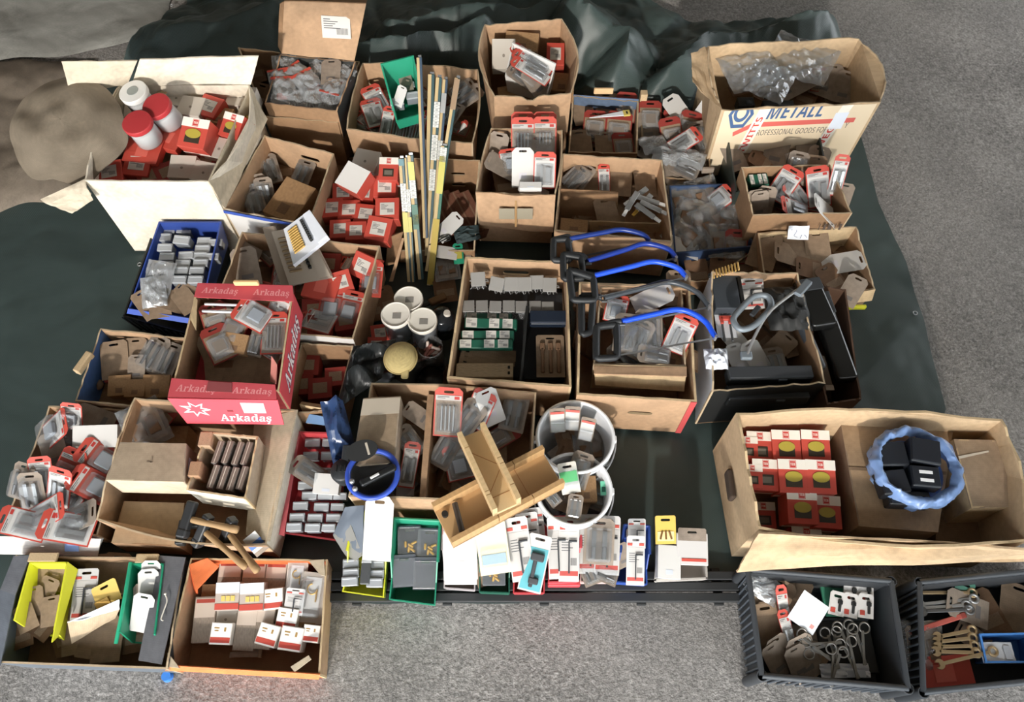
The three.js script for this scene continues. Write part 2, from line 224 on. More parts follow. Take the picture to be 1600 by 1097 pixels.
B.Z = crate({ label: 'cut down brown carton holding wooden hammer handles', rim: [[210, 621], [462, 640], [416, 852], [150, 812]], h: [0.27, 0.27, 0.22, 0.22], mat: KRAFT, bulge: [0, 0, 0.03, 0.01], wav: 0.008, wmats: [null, CREAM] });
B.V = crate({ name: 'fruit_crate', label: 'red printed fruit crate stacked on top of other boxes', cat: 'crate', rim: [[306, 456], [458, 460], [436, 612], [268, 606]], h: 0.42, base: 0.285, mat: M('#c8474f', 0.75, { map: paperTex }), edge: KRAFT_L, taper: 0.99, wmats: [KRAFT_D, null, null, KRAFT_D], wav: 0.001 });
B.AA = crate({ name: 'storage_bin', label: 'long dusky red storage bin of small clear grey cases', cat: 'bin', rim: [[466, 674], [535, 676], [528, 846], [430, 832]], h: [0.17, 0.17, 0.1, 0.1], mat: BINRED, edge: BINRED, wav: 0, taper: 0.9, wall: 'bin_side' });
B.BB = crate({ label: 'dark grey fruit tray holding yellow and green bins', cat: 'tray', base: 0.004, rim: [[24, 868], [288, 872], [262, 1046], [-6, 1036]], h: 0.15, mat: KRAFT_D, wmats: [KRAFT, CHAR, SLATE, SLATE] });
B.CC = crate({ label: 'orange fruit tray of small picture hook boxes', cat: 'tray', base: 0.004, rim: [[298, 872], [512, 874], [500, 1056], [258, 1042]], h: 0.14, mat: KRAFT_D, edge: KRAFT_L, taper: 0.96, wav: 0.003, wmats: [ORANGE, KRAFT, ORANGE, KRAFT] });
B.EE = crate({ label: 'biggest open brown carton at the near end, ragged rim', rim: [[1150, 645], [1566, 655], [1606, 846], [1186, 826]], h: 0.36, mat: BUFF, edge: KRAFT_L, th: 0.008, taper: 1.0, bulge: [0.025, 0.03, 0.035, 0], wav: 0.009 });
B.FF = crate({ name: 'plastic_crate', label: 'black plastic crate of scissors and blister cards', cat: 'crate', base: 0.004, rim: [[1168, 890], [1392, 908], [1418, 1076], [1190, 1056]], h: 0.17, mat: CHAR, edge: CHAR, wav: 0, taper: 0.96, th: 0.01, wall: 'lattice_side' });
B.FG = crate({ name: 'plastic_crate', label: 'black plastic crate of spanners at the corner', cat: 'crate', base: 0.004, rim: [[1436, 910], [1640, 890], [1660, 1060], [1442, 1082]], h: 0.17, mat: CHAR, edge: CHAR, wav: 0, taper: 0.96, th: 0.01, wall: 'lattice_side' });
B.HH = crate({ label: 'small brown tray with blue rim and wooden looking tab', cat: 'tray', rim: [[895, 150], [998, 158], [996, 240], [888, 238]], h: 0.2, mat: KRAFT_D, wmats: [M('#5f7390', 0.8, { map: paperTex }), KRAFT] });
B.II = crate({ label: 'low brown tray overflowing with blister cards and bagged tools', cat: 'tray', rim: [[1000, 172], [1104, 176], [1112, 284], [1006, 276]], h: 0.15, mat: KRAFT_D });
B.U = crate({ label: 'low brown box under the stacked red cartons', rim: [[512, 246], [628, 246], [618, 372], [498, 366]], h: 0.06, mat: KRAFT_D });
// ---------------------------------------------------------------- kinds of goods: one original of each with its parts, then clones
// the origin of every original is the middle of its upper face; -z is its far edge, where a card has its hang hole
const KINDS = new Map();
function kind(key, name, look, cat, make) { KINDS.set(key, { name, look, cat, make }); }
const G = () => new THREE.Group();
const cardShape = (w, l, c, hole = true, hw = 0.03) => { const s = poly([[-w / 2, -l / 2], [w / 2, -l / 2], [w / 2, l / 2 - c], [w / 2 - c, l / 2], [-w / 2 + c, l / 2], [-w / 2, l / 2 - c]]); if (hole) s.holes.push(slot(0, l / 2 - 0.014, Math.min(hw, w * 0.5), 0.008)); return s; };
const laid = (g, y) => g.rotateX(-Math.PI / 2).translate(0, y, 0);           // from the xy plane to lying flat, thickness up from y
const cardGeo = (w, l, c, t = 0.0016, hole = true, y = -0.0016) => laid(extrude(cardShape(w, l, c, hole), t), y);
const plate = (w, l, t, x = 0, y = 0, z = 0) => new THREE.BoxGeometry(w, t, l).translate(x, y, z);
function blisterGeo(w, l, h, taper = 0.86) { const g = rbox(w, h, l, 0.008, 0, h / 2, 0), p = g.attributes.position; for (let i = 0; i < p.count; i++) { const k = lerp(1, taper, p.getY(i) / h); p.setX(i, p.getX(i) * k); p.setZ(i, p.getZ(i) * k); } g.computeVertexNormals(); return g; }
const tools = {
  bits: (l) => [-0.018, -0.006, 0.006, 0.018].map((x) => moved(rod(0.003, l, 8), x, 0.006, 0, Math.PI / 2)),
  blade: (l) => [moved(plate(0.012, l, 0.0015), -0.012, 0.006, 0), moved(plate(0.02, l * 0.8, 0.0015), 0.014, 0.008, 0)],
  key: (l) => [moved(rod(0.0028, l, 8), 0, 0.006, 0, Math.PI / 2), moved(rod(0.0028, 0.03, 8), 0.014, 0.006, -l / 2, 0, 0, Math.PI / 2)],
  block: (l) => [rbox(0.045, 0.014, l * 0.7, 0.004, 0, 0.008, 0)],
  hook: (l) => [moved(new THREE.TorusGeometry(0.011, 0.002, 6, 16, 4.6), 0, 0.004, -l * 0.15, Math.PI / 2), moved(rod(0.002, l * 0.5, 6), 0.011, 0.004, l * 0.15, Math.PI / 2)],
  discs: () => [0, 1, 2].map((i) => moved(new THREE.CylinderGeometry(0.013, 0.013, 0.004, 18), (i - 1) * 0.013, 0.006 + i * 0.002, (i - 1) * 0.018)),
  chisel: (l) => [-0.014, 0.014].map((x) => join(moved(plate(0.012, l * 0.55, 0.003), x, 0.008, -l * 0.2), moved(rod(0.006, l * 0.4), x, 0.008, l * 0.25, Math.PI / 2))),
};
const infoTex = canvasTex(256, 384, (c, w, h) => {
  c.fillStyle = '#bfbcb9'; c.fillRect(0, 0, w, h); c.fillStyle = '#b34840'; c.fillRect(0, h * 0.82, w, h * 0.1);
  c.fillStyle = '#5a5a5c'; for (let i = 0; i < 5; i++) c.fillRect(24, 60 + i * 22, 90 + ((i * 53) % 90), 7); c.fillStyle = '#222'; for (let i = 0; i < 22; i++) c.fillRect(150 + i * 4, 210, 1 + (i * 7) % 3, 60);
});
const labelTex = canvasTex(256, 160, (c, w, h) => { c.fillStyle = '#cdc9c2'; c.fillRect(0, 0, w, h); c.fillStyle = '#4c4c50'; for (let i = 0; i < 5; i++) c.fillRect(18, 20 + i * 16, 60 + (i * 67) % 90, 6); for (let i = 0; i < 26; i++) c.fillRect(130 + i * 4, 84, 1 + (i * 5) % 3, 48); });
const stripTex = canvasTex(256, 64, (c, w, h) => { c.fillStyle = '#b9b6b3'; c.fillRect(0, 0, w, h); c.fillStyle = '#4a4a4c'; c.fillRect(16, 14, 120, 9); c.fillRect(16, 34, 80, 7); c.fillStyle = '#b3352f'; c.fillRect(186, 10, 50, 40); });
const INFO = M('#ffffff', 0.6, { map: infoTex }), LABEL = M('#ffffff', 0.7, { map: labelTex }), STRIP = M('#ffffff', 0.6, { map: stripTex });
function uvFit(g) { g.computeBoundingBox(); const b = g.boundingBox, p = g.attributes.position, uv = new Float32Array(p.count * 2); for (let i = 0; i < p.count; i++) { uv[2 * i] = (p.getX(i) - b.min.x) / (b.max.x - b.min.x); uv[2 * i + 1] = 1 - (p.getZ(i) - b.min.z) / (b.max.z - b.min.z); } g.setAttribute('uv', new THREE.BufferAttribute(uv, 2)); return g; }
const decal = (w, l, t, x, y, z) => uvFit(plate(w, l, t, x, y, z));
// card with coloured rim, printed inset, grey strip, clear blister and the tool in it
function blisterCard(w, l, { rim = RED, inset = WHITE, tool = 'bits', tm = STEEL, bh = 0.016, strip = true, c = 0.012, blister = CLEAR, cover = 0.62 } = {}) {
  const g = G();
  part('card', cardGeo(w, l, c), rim, g);
  part('print', inset === INFO ? decal(w * 0.9, l * 0.74, 0.0008, 0, 0.0004, l * 0.1) : plate(w * 0.9, l * 0.74, 0.0008, 0, 0.0004, l * 0.1), inset, g);
  if (strip) part('strip', decal(w * 0.92, l * 0.1, 0.0012, 0, 0.0006, -l * 0.29), STRIP, g);
  const bl = l * cover;
  if (tool) part('tool', join(tools[tool](bl * 0.8)).translate(0, 0.001, l * 0.12), tm, g);
  if (bh) part('blister', blisterGeo(w * 0.84, bl, bh).translate(0, 0.0008, l * 0.12), blister, g);
  return g;
}
kind('red', 'blister_card', 'red bordered blister card', 'blister pack', () => blisterCard(0.09, 0.145, { tool: 'blade' }));
kind('redbits', 'blister_card', 'red headed pack of steel bits', 'blister pack', () => blisterCard(0.085, 0.15, { tool: 'bits', inset: GREYCARD }));
kind('redlong', 'blister_card', 'narrow red topped blister card', 'blister pack', () => blisterCard(0.06, 0.17, { tool: 'chisel' }));
kind('redclear', 'blister_card', 'bulky clear blister on red card', 'blister pack', () => blisterCard(0.1, 0.125, { tool: 'block', tm: M('#9aa0a8', 0.4), bh: 0.035, cover: 0.7 }));
kind('redblock', 'blister_card', 'red card with grey tool pack', 'blister pack', () => blisterCard(0.085, 0.14, { tool: 'block', tm: M('#8d9298', 0.5), bh: 0.02, inset: REDD }));
kind('dusk', 'blister_card', 'dusty grey and red blister card', 'blister pack', () => blisterCard(0.09, 0.135, { rim: DARKRED, inset: TAUPE, tool: 'block', tm: M('#7d736a', 0.7), bh: 0.015, blister: FILM, strip: false }));
kind('white', 'blister_card', 'white hang card with tool', 'blister pack', () => { const g = blisterCard(0.075, 0.16, { rim: M('#c9c7c5', 0.6), inset: INFO, tool: 'key', tm: CHAR, bh: 0, strip: false, c: 0.006 }); part('red_stripe', join(plate(0.02, 0.008, 0.0012, -0.024, 0.0007, -0.052), plate(0.02, 0.008, 0.0012, 0.024, 0.0007, -0.052)), RED, g); return g; });
kind('whiteback', 'card_back', 'plain white card back', 'card', () => { const g = G(); part('card', cardGeo(0.085, 0.15, 0.016), WHITE, g); part('print', plate(0.03, 0.02, 0.0006, 0, 0.0003, 0.03), M('#cfccd2', 0.7), g); return g; });
kind('teal', 'blister_card', 'teal card with dark clamp', 'blister pack', () => { const g = blisterCard(0.07, 0.17, { rim: WHITE, inset: M('#5aa9b5', 0.5), tool: null, strip: false, bh: 0, c: 0.006 }); part('tool', join(rbox(0.012, 0.01, 0.1, 0.003, 0, 0.006, 0.02), rbox(0.04, 0.012, 0.024, 0.004, 0.004, 0.007, -0.02), rbox(0.03, 0.012, 0.02, 0.004, 0.006, 0.007, 0.05)), CHAR, g); return g; });
kind('back', 'card_back', 'brown card back', 'card', () => { const g = G(); part('card', cardGeo(0.09, 0.13, 0.011), TAUPE, g); part('blister', blisterGeo(0.06, 0.075, 0.012).rotateZ(Math.PI).translate(0, -0.002, 0.015), FILM, g); return g; });
kind('dark', 'card_back', 'dull dark brown card back', 'card', () => { const g = G(); part('card', cardGeo(0.09, 0.125, 0.012), BROWNCARD, g); part('print', plate(0.07, 0.03, 0.0006, 0, 0.0003, 0.02), TAUPE, g); return g; });
kind('greyback', 'card_back', 'grey card back', 'card', () => { const g = G(); part('card', cardGeo(0.09, 0.14, 0.015), GREYCARD, g); part('print', plate(0.04, 0.016, 0.0006, 0, 0.0003, 0.035), M('#6f6a68', 0.7), g); return g; });
kind('clear', 'blister_pack', 'clear blister pack', 'blister pack', () => { const g = G(); part('card', cardGeo(0.08, 0.13, 0.012), GREYCARD, g); part('tool', join(tools.chisel(0.085)).translate(0, 0.002, 0.01), DSTEEL, g); part('blister', blisterGeo(0.07, 0.1, 0.028).translate(0, 0, 0.01), CLEAR, g); return g; });
kind('hooks', 'blister_pack', 'clear hook pack', 'blister pack', () => { const g = G(); part('card', cardGeo(0.06, 0.11, 0.004), M('#b9aea3', 0.7), g); part('print', plate(0.036, 0.07, 0.0008, 0, 0.0004, -0.01), WHITE, g); part('hook', join(tools.hook(0.05)).translate(0, 0.002, -0.012), BRASS, g); part('blister', blisterGeo(0.052, 0.09, 0.02).translate(0, 0, 0), CLEAR, g); return g; });
// cartons; origin at the top face
function carton(w, h, l, m, { top, topm = LABEL, band, win, front, r = 0.0016, lid } = {}) {
  const g = G(); part('carton', rbox(w, h, l, r, 0, -h / 2, 0), m, g);
  if (top) part('label', decal(w * top[0], l * top[1], 0.0012, 0, 0.0004, (top[2] ?? 0) * l), topm, g);
  if (front) part('front_label', new THREE.BoxGeometry(w * 0.9, h * 0.8, 0.001).translate(0, -h / 2, l / 2 + 0.0003), front, g);
  if (lid) part('lid_seam', plate(w * 1.001, 0.002, 0.0012, 0, 0.0001, 0), M('#6d625a', 0.9), g);
  return g;
}
const logoTex = canvasTex(256, 64, (c, w, h) => { c.fillStyle = '#ece7dd'; c.fillRect(0, 0, w, h); c.fillStyle = '#c23a35'; c.fillRect(98, 6, 60, 52); c.strokeStyle = '#ece7dd'; c.lineWidth = 3; c.strokeRect(102, 10, 52, 44); c.fillStyle = '#ece7dd'; c.font = 'bold 24px sans-serif'; c.textAlign = 'center'; c.fillText('TEB', 128, 40); });
const LOGO = M('#ffffff', 0.6, { map: logoTex });
function windowCarton(w, h, l, disc) {
  const g = carton(w, h, l, RED);
  part('header', decal(w * 1.004, l * 0.3, 0.0016, 0, 0.0006, -l * 0.352), LOGO, g);
  part('front_band', new THREE.BoxGeometry(w * 1.003, h * 0.22, 0.0012).translate(0, -h * 0.72, l / 2 + 0.0002), M('#e8ddd6', 0.7), g);
  const win = part('window', plate(w * 0.56, l * 0.34, 0.0012, 0, 0.0006, l * 0.16), M('#3a3228', 0.4), g);
  if (disc) part('picture', new THREE.CylinderGeometry(w * 0.29, w * 0.29, 0.0012, 28).scale(1, 1, 0.62).translate(0, 0.0014, l * 0.015), M('#ad9c40', 0.5), win); else part('picture', plate(w * 0.4, l * 0.2, 0.001, 0, 0.001, l * 0.16), M('#6e675c', 0.6), win);
  return g;
}
kind('redcarton', 'small_carton', 'red carton with pale label', 'carton', () => carton(0.085, 0.06, 0.085, RED, { top: [0.6, 0.55], front: REDD }));
kind('redcartondark', 'small_carton', 'shade-darkened red carton', 'carton', () => carton(0.085, 0.06, 0.08, DARKRED, { top: [0.6, 0.5], topm: TAUPE }));  // darker copy of the red carton: shade in its red and label
kind('redflat', 'small_carton', 'flat red carton', 'carton', () => carton(0.11, 0.03, 0.09, RED, { top: [0.35, 0.5], topm: M('#d96a5c', 0.6) }));
kind('window', 'window_carton', 'red window carton with yellow disc', 'carton', () => windowCarton(0.092, 0.09, 0.105, true));
kind('windowgrey', 'window_carton', 'red window carton with dark window', 'carton', () => windowCarton(0.085, 0.09, 0.1, false));
kind('plain', 'small_carton', 'plain grey white carton', 'carton', () => { const g = carton(0.09, 0.07, 0.085, M('#c9c2b8', 0.8)); part('thumb_hole', new THREE.CylinderGeometry(0.005, 0.005, 0.001, 12).translate(0, 0.0004, 0.005), M('#8d857b', 0.9), g); return g; });
kind('whitecarton', 'small_carton', 'bright white carton', 'carton', () => carton(0.1, 0.07, 0.09, WHITE, { top: [0.3, 0.14, 0.3], topm: M('#c7ccd6', 0.7) }));
kind('kraft', 'small_carton', 'plain brown carton', 'carton', () => carton(0.09, 0.06, 0.085, board('#b08c66'), { top: [0.3, 0.25, 0.25], topm: BROWNCARD }));
kind('brownslat', 'small_carton', 'narrow dark brown carton', 'carton', () => carton(0.045, 0.05, 0.17, board('#7a4f3d'), { top: [0.12, 0.96], topm: board('#8e6f5a') }));
kind('hookbox', 'small_carton', 'small white and red box', 'carton', () => { const g = carton(0.065, 0.05, 0.065, M('#d9d3ca', 0.7)); part('label', decal(0.06, 0.06, 0.001, 0, 0.0004, 0), M('#f1efec', 0.6), g); part('red_band', plate(0.0605, 0.016, 0.0014, 0, 0.0006, 0.019), RED, g); part('print', join(plate(0.006, 0.012, 0.0012, 0.012, 0.0008, -0.012), plate(0.016, 0.004, 0.0012, -0.014, 0.0008, -0.016), plate(0.012, 0.003, 0.0012, -0.014, 0.0008, -0.008)), M('#a8874e', 0.6), g); return g; });
kind('hookblue', 'small_carton', 'box with white top and yellow picture', 'carton', () => { const g = carton(0.075, 0.05, 0.085, M('#b7aaa0', 0.7)); part('header', plate(0.074, 0.032, 0.001, 0, 0.0005, -0.026), M('#dfe6f2', 0.5), g); part('picture', join(plate(0.012, 0.016, 0.002, -0.012, 0.001, 0.006), plate(0.012, 0.016, 0.002, 0.003, 0.001, 0.006), plate(0.012, 0.016, 0.002, 0.018, 0.001, 0.006)), M('#d9c06a', 0.5), g); part('red_band', plate(0.074, 0.018, 0.0012, 0, 0.0006, 0.03), RED, g); return g; });
kind('hooktall', 'small_carton', 'tall taupe hook box', 'carton', () => { const g = carton(0.065, 0.045, 0.12, GREYCARD); part('label', decal(0.06, 0.05, 0.001, 0, 0.0004, -0.03), M('#c9b9ab', 0.7), g); part('red_band', plate(0.055, 0.01, 0.0012, 0, 0.0006, -0.048), REDD, g); return g; });
// clear lidded case
kind('case', 'plastic_case', 'clear grey lidded case', 'case', () => { const g = G(); part('base', rbox(0.054, 0.04, 0.03, 0.004, 0, -0.026, 0), CASE, g); part('lid', join(rbox(0.057, 0.009, 0.033, 0.003, 0, -0.0045, 0), rbox(0.05, 0.005, 0.008, 0.002, 0, 0.001, -0.01)), M('#b2b6bb', 0.25, { transmission: 0.15, thickness: 0 }), g); return g; });
kind('nails', 'nail_box', 'clear box of steel nails', 'box', () => { const g = G(), ns = []; for (let i = 0; i < 26; i++) ns.push(moved(rod(0.0012, 0.03, 5), rr(-0.018, 0.018), rr(-0.05, -0.028), rr(-0.018, 0.018), rr(-1.5, 1.5), rr(0, 3), rr(-1.5, 1.5))); const n = part('nails', join(ns), STEEL, g); n.userData.kind = 'stuff'; part('base', rbox(0.043, 0.06, 0.046, 0.003, 0, -0.032, 0), CLEAR, g); part('lid', rbox(0.044, 0.006, 0.047, 0.002, 0, -0.002, 0), M('#b9b6b2', 0.3, { transmission: 0.5, thickness: 0 }), g); return g; });
kind('rack', 'green_pack', 'green sleeved pack with labels', 'pack', () => { const g = G(); part('sleeve', rbox(0.19, 0.03, 0.036, 0.006, 0, -0.015, 0), DKGREEN, g); [-0.07, 0.012, 0.06].forEach((x, i) => part('label', decal(i ? 0.036 : 0.04, 0.03, 0.001, x, 0.0006, 0), LABEL, g)); return g; });
// crumpled clear bag
function pillow(w, l, h, s, k = 1) { const f = (sg) => (u, v) => { const x = (u - 0.5), z = (v - 0.5), e = Math.max(0, (1 - (2 * x) ** 4) * (1 - (2 * z) ** 4)); return V(x * w, sg * h * 0.5 * e * (1 + 0.8 * nz(u * 5 * k + s, v * 5 * k, sg)) + 0.012 * k * nz(u * 3 + s, v * 3, 5) + 0.0015 * nz(u * 25, v * 25, s), z * l * (1 + 0.05 * nz(u * 6, s))); };
  return join(slab(f(1), 22, 22, 0.0004, [w, l], 0.5), slab(f(-1), 22, 22, 0.0004, [w, l], 0.5)); }
function bag(w, l, h, s, { fill = 'bits', fm = STEEL, strip, film = FILM } = {}) { const g = G(); if (fill) part('contents', join(tools[fill](l * 0.55), moved(join(tools[fill](l * 0.4)), 0.008, 0.004, 0.01, 0, 0.7)), fm, g); part('film', pillow(w, l, h, s), film, g); if (strip) part('header', plate(w * 0.98, 0.012, 0.0014, 0, 0.004, -l * 0.46), strip, g); return g; }
kind('bag', 'plastic_bag', 'clear bag of steel parts', 'bag', () => bag(0.1, 0.13, 0.03, 1.3));
kind('redbag', 'plastic_bag', 'clear bag with red header', 'bag', () => { const g = bag(0.1, 0.13, 0.03, 5.1, { strip: RED, fill: 'discs' }); part('insert', plate(0.055, 0.045, 0.001, 0.005, 0.002, 0.02), RED, g); return g; });
kind('brownbag', 'plastic_bag', 'dusty bag of brown packs', 'bag', () => { const g = G(); part('card', cardGeo(0.1, 0.12, 0.01), TAUPE, g); part('contents', join(rbox(0.04, 0.012, 0.05, 0.003, -0.022, 0.006, 0.015), rbox(0.034, 0.012, 0.06, 0.003, 0.024, 0.006, 0.01)), BROWNCARD, g); part('film', pillow(0.13, 0.15, 0.026, 8.2, 1), CLEAR, g); return g; });
kind('bigbag', 'plastic_bag', 'large crumpled empty clear bag', 'bag', () => { const g = G(); part('film', pillow(0.27, 0.2, 0.07, 3.7, 1.6), CLEAR, g); return g; });

kind('slate', 'zip_card', 'dark slate zip card', 'card', () => { const g = G(); part('card', cardGeo(0.072, 0.095, 0.004), M('#565b62', 0.5), g); part('film', rbox(0.07, 0.006, 0.08, 0.002, 0, 0.003, 0.004), CLEAR, g); return g; });
const placed = []; let WHERE = '';
const at = (w) => { WHERE = w; };
const originals = new Map();
function instance(key) { const k = KINDS.get(key); if (!originals.has(key)) originals.set(key, k.make()); return originals.get(key).clone(); }
// x, y, h: photo pixel and height of the middle of the upper face; rot: turn in degrees (positive = anticlockwise from above); tilt: far edge raised
function put(key, x, y, h, rot = 0, tilt = 0, s = 1, roll = 0, look) {
  const k = KINDS.get(key), o = instance(key); o.name = numbered(k.name); scene.add(o);
  o.position.copy(P(x, y, h)); o.rotation.set(rad(tilt), rad(rot), rad(roll), 'YXZ');
  Array.isArray(s) ? o.scale.set(...s) : o.scale.setScalar(s);
  o.userData.category = k.cat; placed.push({ o, x, y, look: look ?? k.look, where: WHERE }); return o;
}
const many = (key, h, list) => list.forEach(([x, y, rot, tilt, s, dh, roll], i) => put(key, x, y, h + (dh ?? 0) + i * 0.0006, rot, tilt, s, roll));
// a loose scatter inside a quad of photo pixels
function jumble(keys, h, q, n, tilt = 14) { for (let i = 0; i < n; i++) { const u = rr(0.08, 0.92), v = (i + rr(0.1, 0.9)) / n, a = bil(q.map(([x, y]) => V(x, y, 0)))(u, v); put(keys[i % keys.length], a.x, a.y, h + rr(-0.02, 0.02) + i * 0.001, rr(-80, 80), rr(-tilt, tilt), rr(0.85, 1.05)); } }
const one = (name, label, cat, x, y, h, group) => thing(name, label, cat, P(x, y, h), group);
// ---------------------------------------------------------------- back row
// cream box, far left
flap(B.A, [[218, 94, 0.58], [404, 88, 0.58], [392, 132, 0.465], [206, 132, 0.465]], CREAM, 0.01, 0.006);
flap(B.A, [[96, 96, 0.6], [214, 96, 0.58], [200, 131, 0.465], [112, 150, 0.47]], board('#e4d8c4'), 0.008, 0.006);
flap(B.A, [[392, 134, 0.462], [418, 186, 0.35], [352, 326, 0.3], [326, 284, 0.462]], board('#cfc2ac'), 0.014, 0.005);  // right flap greyer than the rest: shade put into the board
{ const c = B.A.loc(P(94, 186, 0.5)), e = [B.A.loc(P(186, 182, 0.52)).sub(c), B.A.loc(P(96, 104, 0.54)).sub(c)]; part('flap', slab((u, v) => { const a = -u * 6.2832, r = Math.max(0.01, v) * (1 + 0.08 * nz(Math.cos(a) * 2, Math.sin(a) * 2)); return c.clone().addScaledVector(e[0], r * Math.cos(a)).addScaledVector(e[1], r * Math.sin(a)).add(V(0, -0.05 * r * r + 0.02 * nz(r * Math.cos(a) * 2, r * Math.sin(a) * 2, 4), 0)); }, 60, 14, 0.005, [0.6, 0.3], 1.2), board('#8f8475'), B.A.g); }
flap(B.A, [[132, 280, 0.465], [146, 312, 0.4], [112, 334, 0.36], [62, 312, 0.4]], board('#d6cbb8'), 0.02, 0.005);
part('washer', moved(new THREE.TorusGeometry(0.009, 0.005, 8, 16), 0, 0, 0, Math.PI / 2, 0, 0.3), BRASS, B.A.g, B.A.loc(P(383, 185, 0.425)));
part('liner', sheet([[188, 136], [386, 136], [324, 280], [136, 278]].map(([x, y]) => B.A.loc(P(x, y, 0.3))), 0.004, 0.004, 6), board('#93775a'), B.A.g);
at('in cream flapped box');
many('redcarton', 0.39, [[293, 131, -8, 4, 1.15], [243, 133, 6, 0, 1], [326, 165, -22, 10, 1.1, 0.03], [214, 255, -6, 14, 1.2], [170, 268, 14, 10, 1.1], [352, 205, -14, 20, 1], [272, 196, 20, -12, 1]]);
many('redcartondark', 0.37, [[234, 272, 8, 12, 1.15], [319, 254, -18, 8, 1], [262, 268, 30, 10, 1.1]]);
many('redflat', 0.405, [[223, 234, -8, 10, 1.25], [262, 214, -20, 8, 1.1]]);
many('plain', 0.4, [[332, 136, -8, 4, 1.1], [376, 150, -6, 4, 1.2], [298, 165, -10, 6, 1.1, 0.02], [182, 214, 6, 10, 1.15], [284, 260, -4, 16, 1.1], [318, 268, -14, 12, 1], [343, 231, -16, 8, 1.1], [276, 152, -14, 0, 1], [212, 168, 10, 0, 1]]);
put('window', 302, 208, 0.48, -12, 22, [1.15, 1, 1.1]); put('window', 361, 196, 0.45, -20, 26, 0.9);
put('kraft', 343, 180, 0.4, -10, 0, 1);
const JAR_LID = lathe([[0, 0], [0.052, 0], [0.055, -0.003], [0.055, -0.02], [0.051, -0.022], [0.0, -0.02]], 40), JAR_BODY = lathe([[0.046, -0.021], [0.05, -0.03], [0.051, -0.1], [0.046, -0.112], [0, -0.113]], 40), JAR_FILL = lathe([[0, -0.03], [0.044, -0.034], [0.048, -0.045], [0.048, -0.106], [0, -0.109]], 24);
function jar(label, x, y, h, lid, ry, tz, tx, grp) { const j = one('plastic_jar', label, 'jar', x, y, h, grp); j.rotation.set(tx, ry, tz); part('lid', JAR_LID, lid, j); part('body', JAR_BODY, FILM, j); part('contents', JAR_FILL, WHITE, j); return j; }
jar('red lidded white jar, the lower one, nearest the front flap', 213, 190, 0.53, M('#b5383c', 0.5), 0, 0.05, 0.12);
jar('red lidded white jar behind the other red lidded one', 243, 164, 0.53, M('#b5383c', 0.5), 0.4, 0.16, 0.12);
const wj = jar('white jar with grey disc on its lid', 207, 142, 0.51, M('#e9e9e6', 0.4), 0, 0.1, 0.1); part('label', lathe([[0.0515, -0.05], [0.0515, -0.075]], 40), M('#3d4446', 0.6), wj); part('disc', new THREE.CylinderGeometry(0.022, 0.022, 0.002, 24).translate(0, 0.001, 0), M('#9aa09c', 0.6), wj);
{ const t = one('paper_strip', 'crumpled tan paper strip among cartons in cream box', 'paper', 258, 134, 0.42); part('strip', sheet([[244, 146, 0.43], [262, 126, 0.45], [274, 124, 0.45], [258, 150, 0.42]].map(([x, y, h]) => P(x, y, h).sub(t.position)), 0.003, 0.012, 8), KRAFT_L, t); }
// dusty sheets on the floor at the left edge
const dust = (label, q, hex, amp, sd) => { const t = one('dust_sheet', label, 'sheet', ...q[0], 0), b = bil(q.map(([x, y]) => P(x, y, 0.008).sub(t.position)));
  part('cloth', slab((u, v) => { const p = b(1 - u, v), e = Math.min(1, 5 * u, 5 * (1 - u), 5 * v, 5 * (1 - v)) ** 0.6; p.x += 0.08 * nz(v * 3, u * 3, sd); p.z += 0.06 * nz(u * 4, v * 4, sd); p.y += amp * e * (0.5 + 0.9 * cusp(p.x, p.z, 1.7, sd) + 0.3 * cusp(p.x, p.z, 5, sd)); return p; }, 70, 60, 0.004, [2, 2], 1.1), M(hex, 0.9, { map: paperTex }), t); };
dust('dusty grey brown crumpled sheet on the floor, far left', [[-140, 96], [150, 96], [120, 300], [-140, 372]], '#877c70', 0.07, 5);
dust('scuffed grey sheet with pointed corner at the far left', [[-140, -60], [262, -60], [262, 60], [-140, 120]], '#8f908d', 0.05, 8);
// open lid carton standing in the brown box
B.B = crate({ name: 'lidded_carton', label: 'open shallow carton with raised lid full of zip bags', rim: [[438, 85], [556, 96], [527, 174], [413, 162]], h: 0.36, base: 0.2, mat: M('#3b3d3c', 0.7, { map: paperTex }), edge: KRAFT, wmats: [null, CHAR, KRAFT_D, CHAR] });
{ const lid = flap(B.B, [[444, 2, 0.6], [572, 6, 0.6], [554, 94, 0.37], [440, 84, 0.37]], KRAFT, 0.006, 0.005, 'lid');
  part('lid_edge', sheet([[444, 2, 0.6], [572, 6, 0.6], [574, -2, 0.56], [448, -6, 0.56]].map(([x, y, h]) => B.B.loc(P(x, y, h))), 0.004, 0.003, 4), KRAFT_D, lid);
  part('lid_edge', sheet([[444, 2, 0.6], [440, 84, 0.37], [434, 72, 0.4], [438, 6, 0.6]].map(([x, y, h]) => B.B.loc(P(x, y, h))), 0.004, 0.002, 4), KRAFT_D, lid);
  part('label', decal(0.115, 0.085, 0.0015, 0, 0, 0).rotateX(rad(64)).rotateZ(rad(-4)), LABEL, lid, B.B.loc(P(526, 41, 0.505).add(V(0, 0.004, 0.012)))); }
at('in open lid carton');
many('bag', 0.33, [[446, 106, 10, 10, 1.1], [513, 156, -20, 10, 0.95], [487, 156, 5, 10, 1], [460, 155, 0, 8, 0.95], [528, 122, -30, 8, 1.05], [500, 106, 0, 6, 1], [536, 105, 12, 6, 0.9]]);
many('redbag', 0.345, [[442, 142, 4, 10, 1.05], [483, 131, 40, 14, 1], [469, 116, 50, 10, 0.9], [524, 134, 160, 6, 0.9], [436, 125, 15, 8, 0.85]]);
put('greyback', 517, 112, 0.36, 2, 10, 0.9);
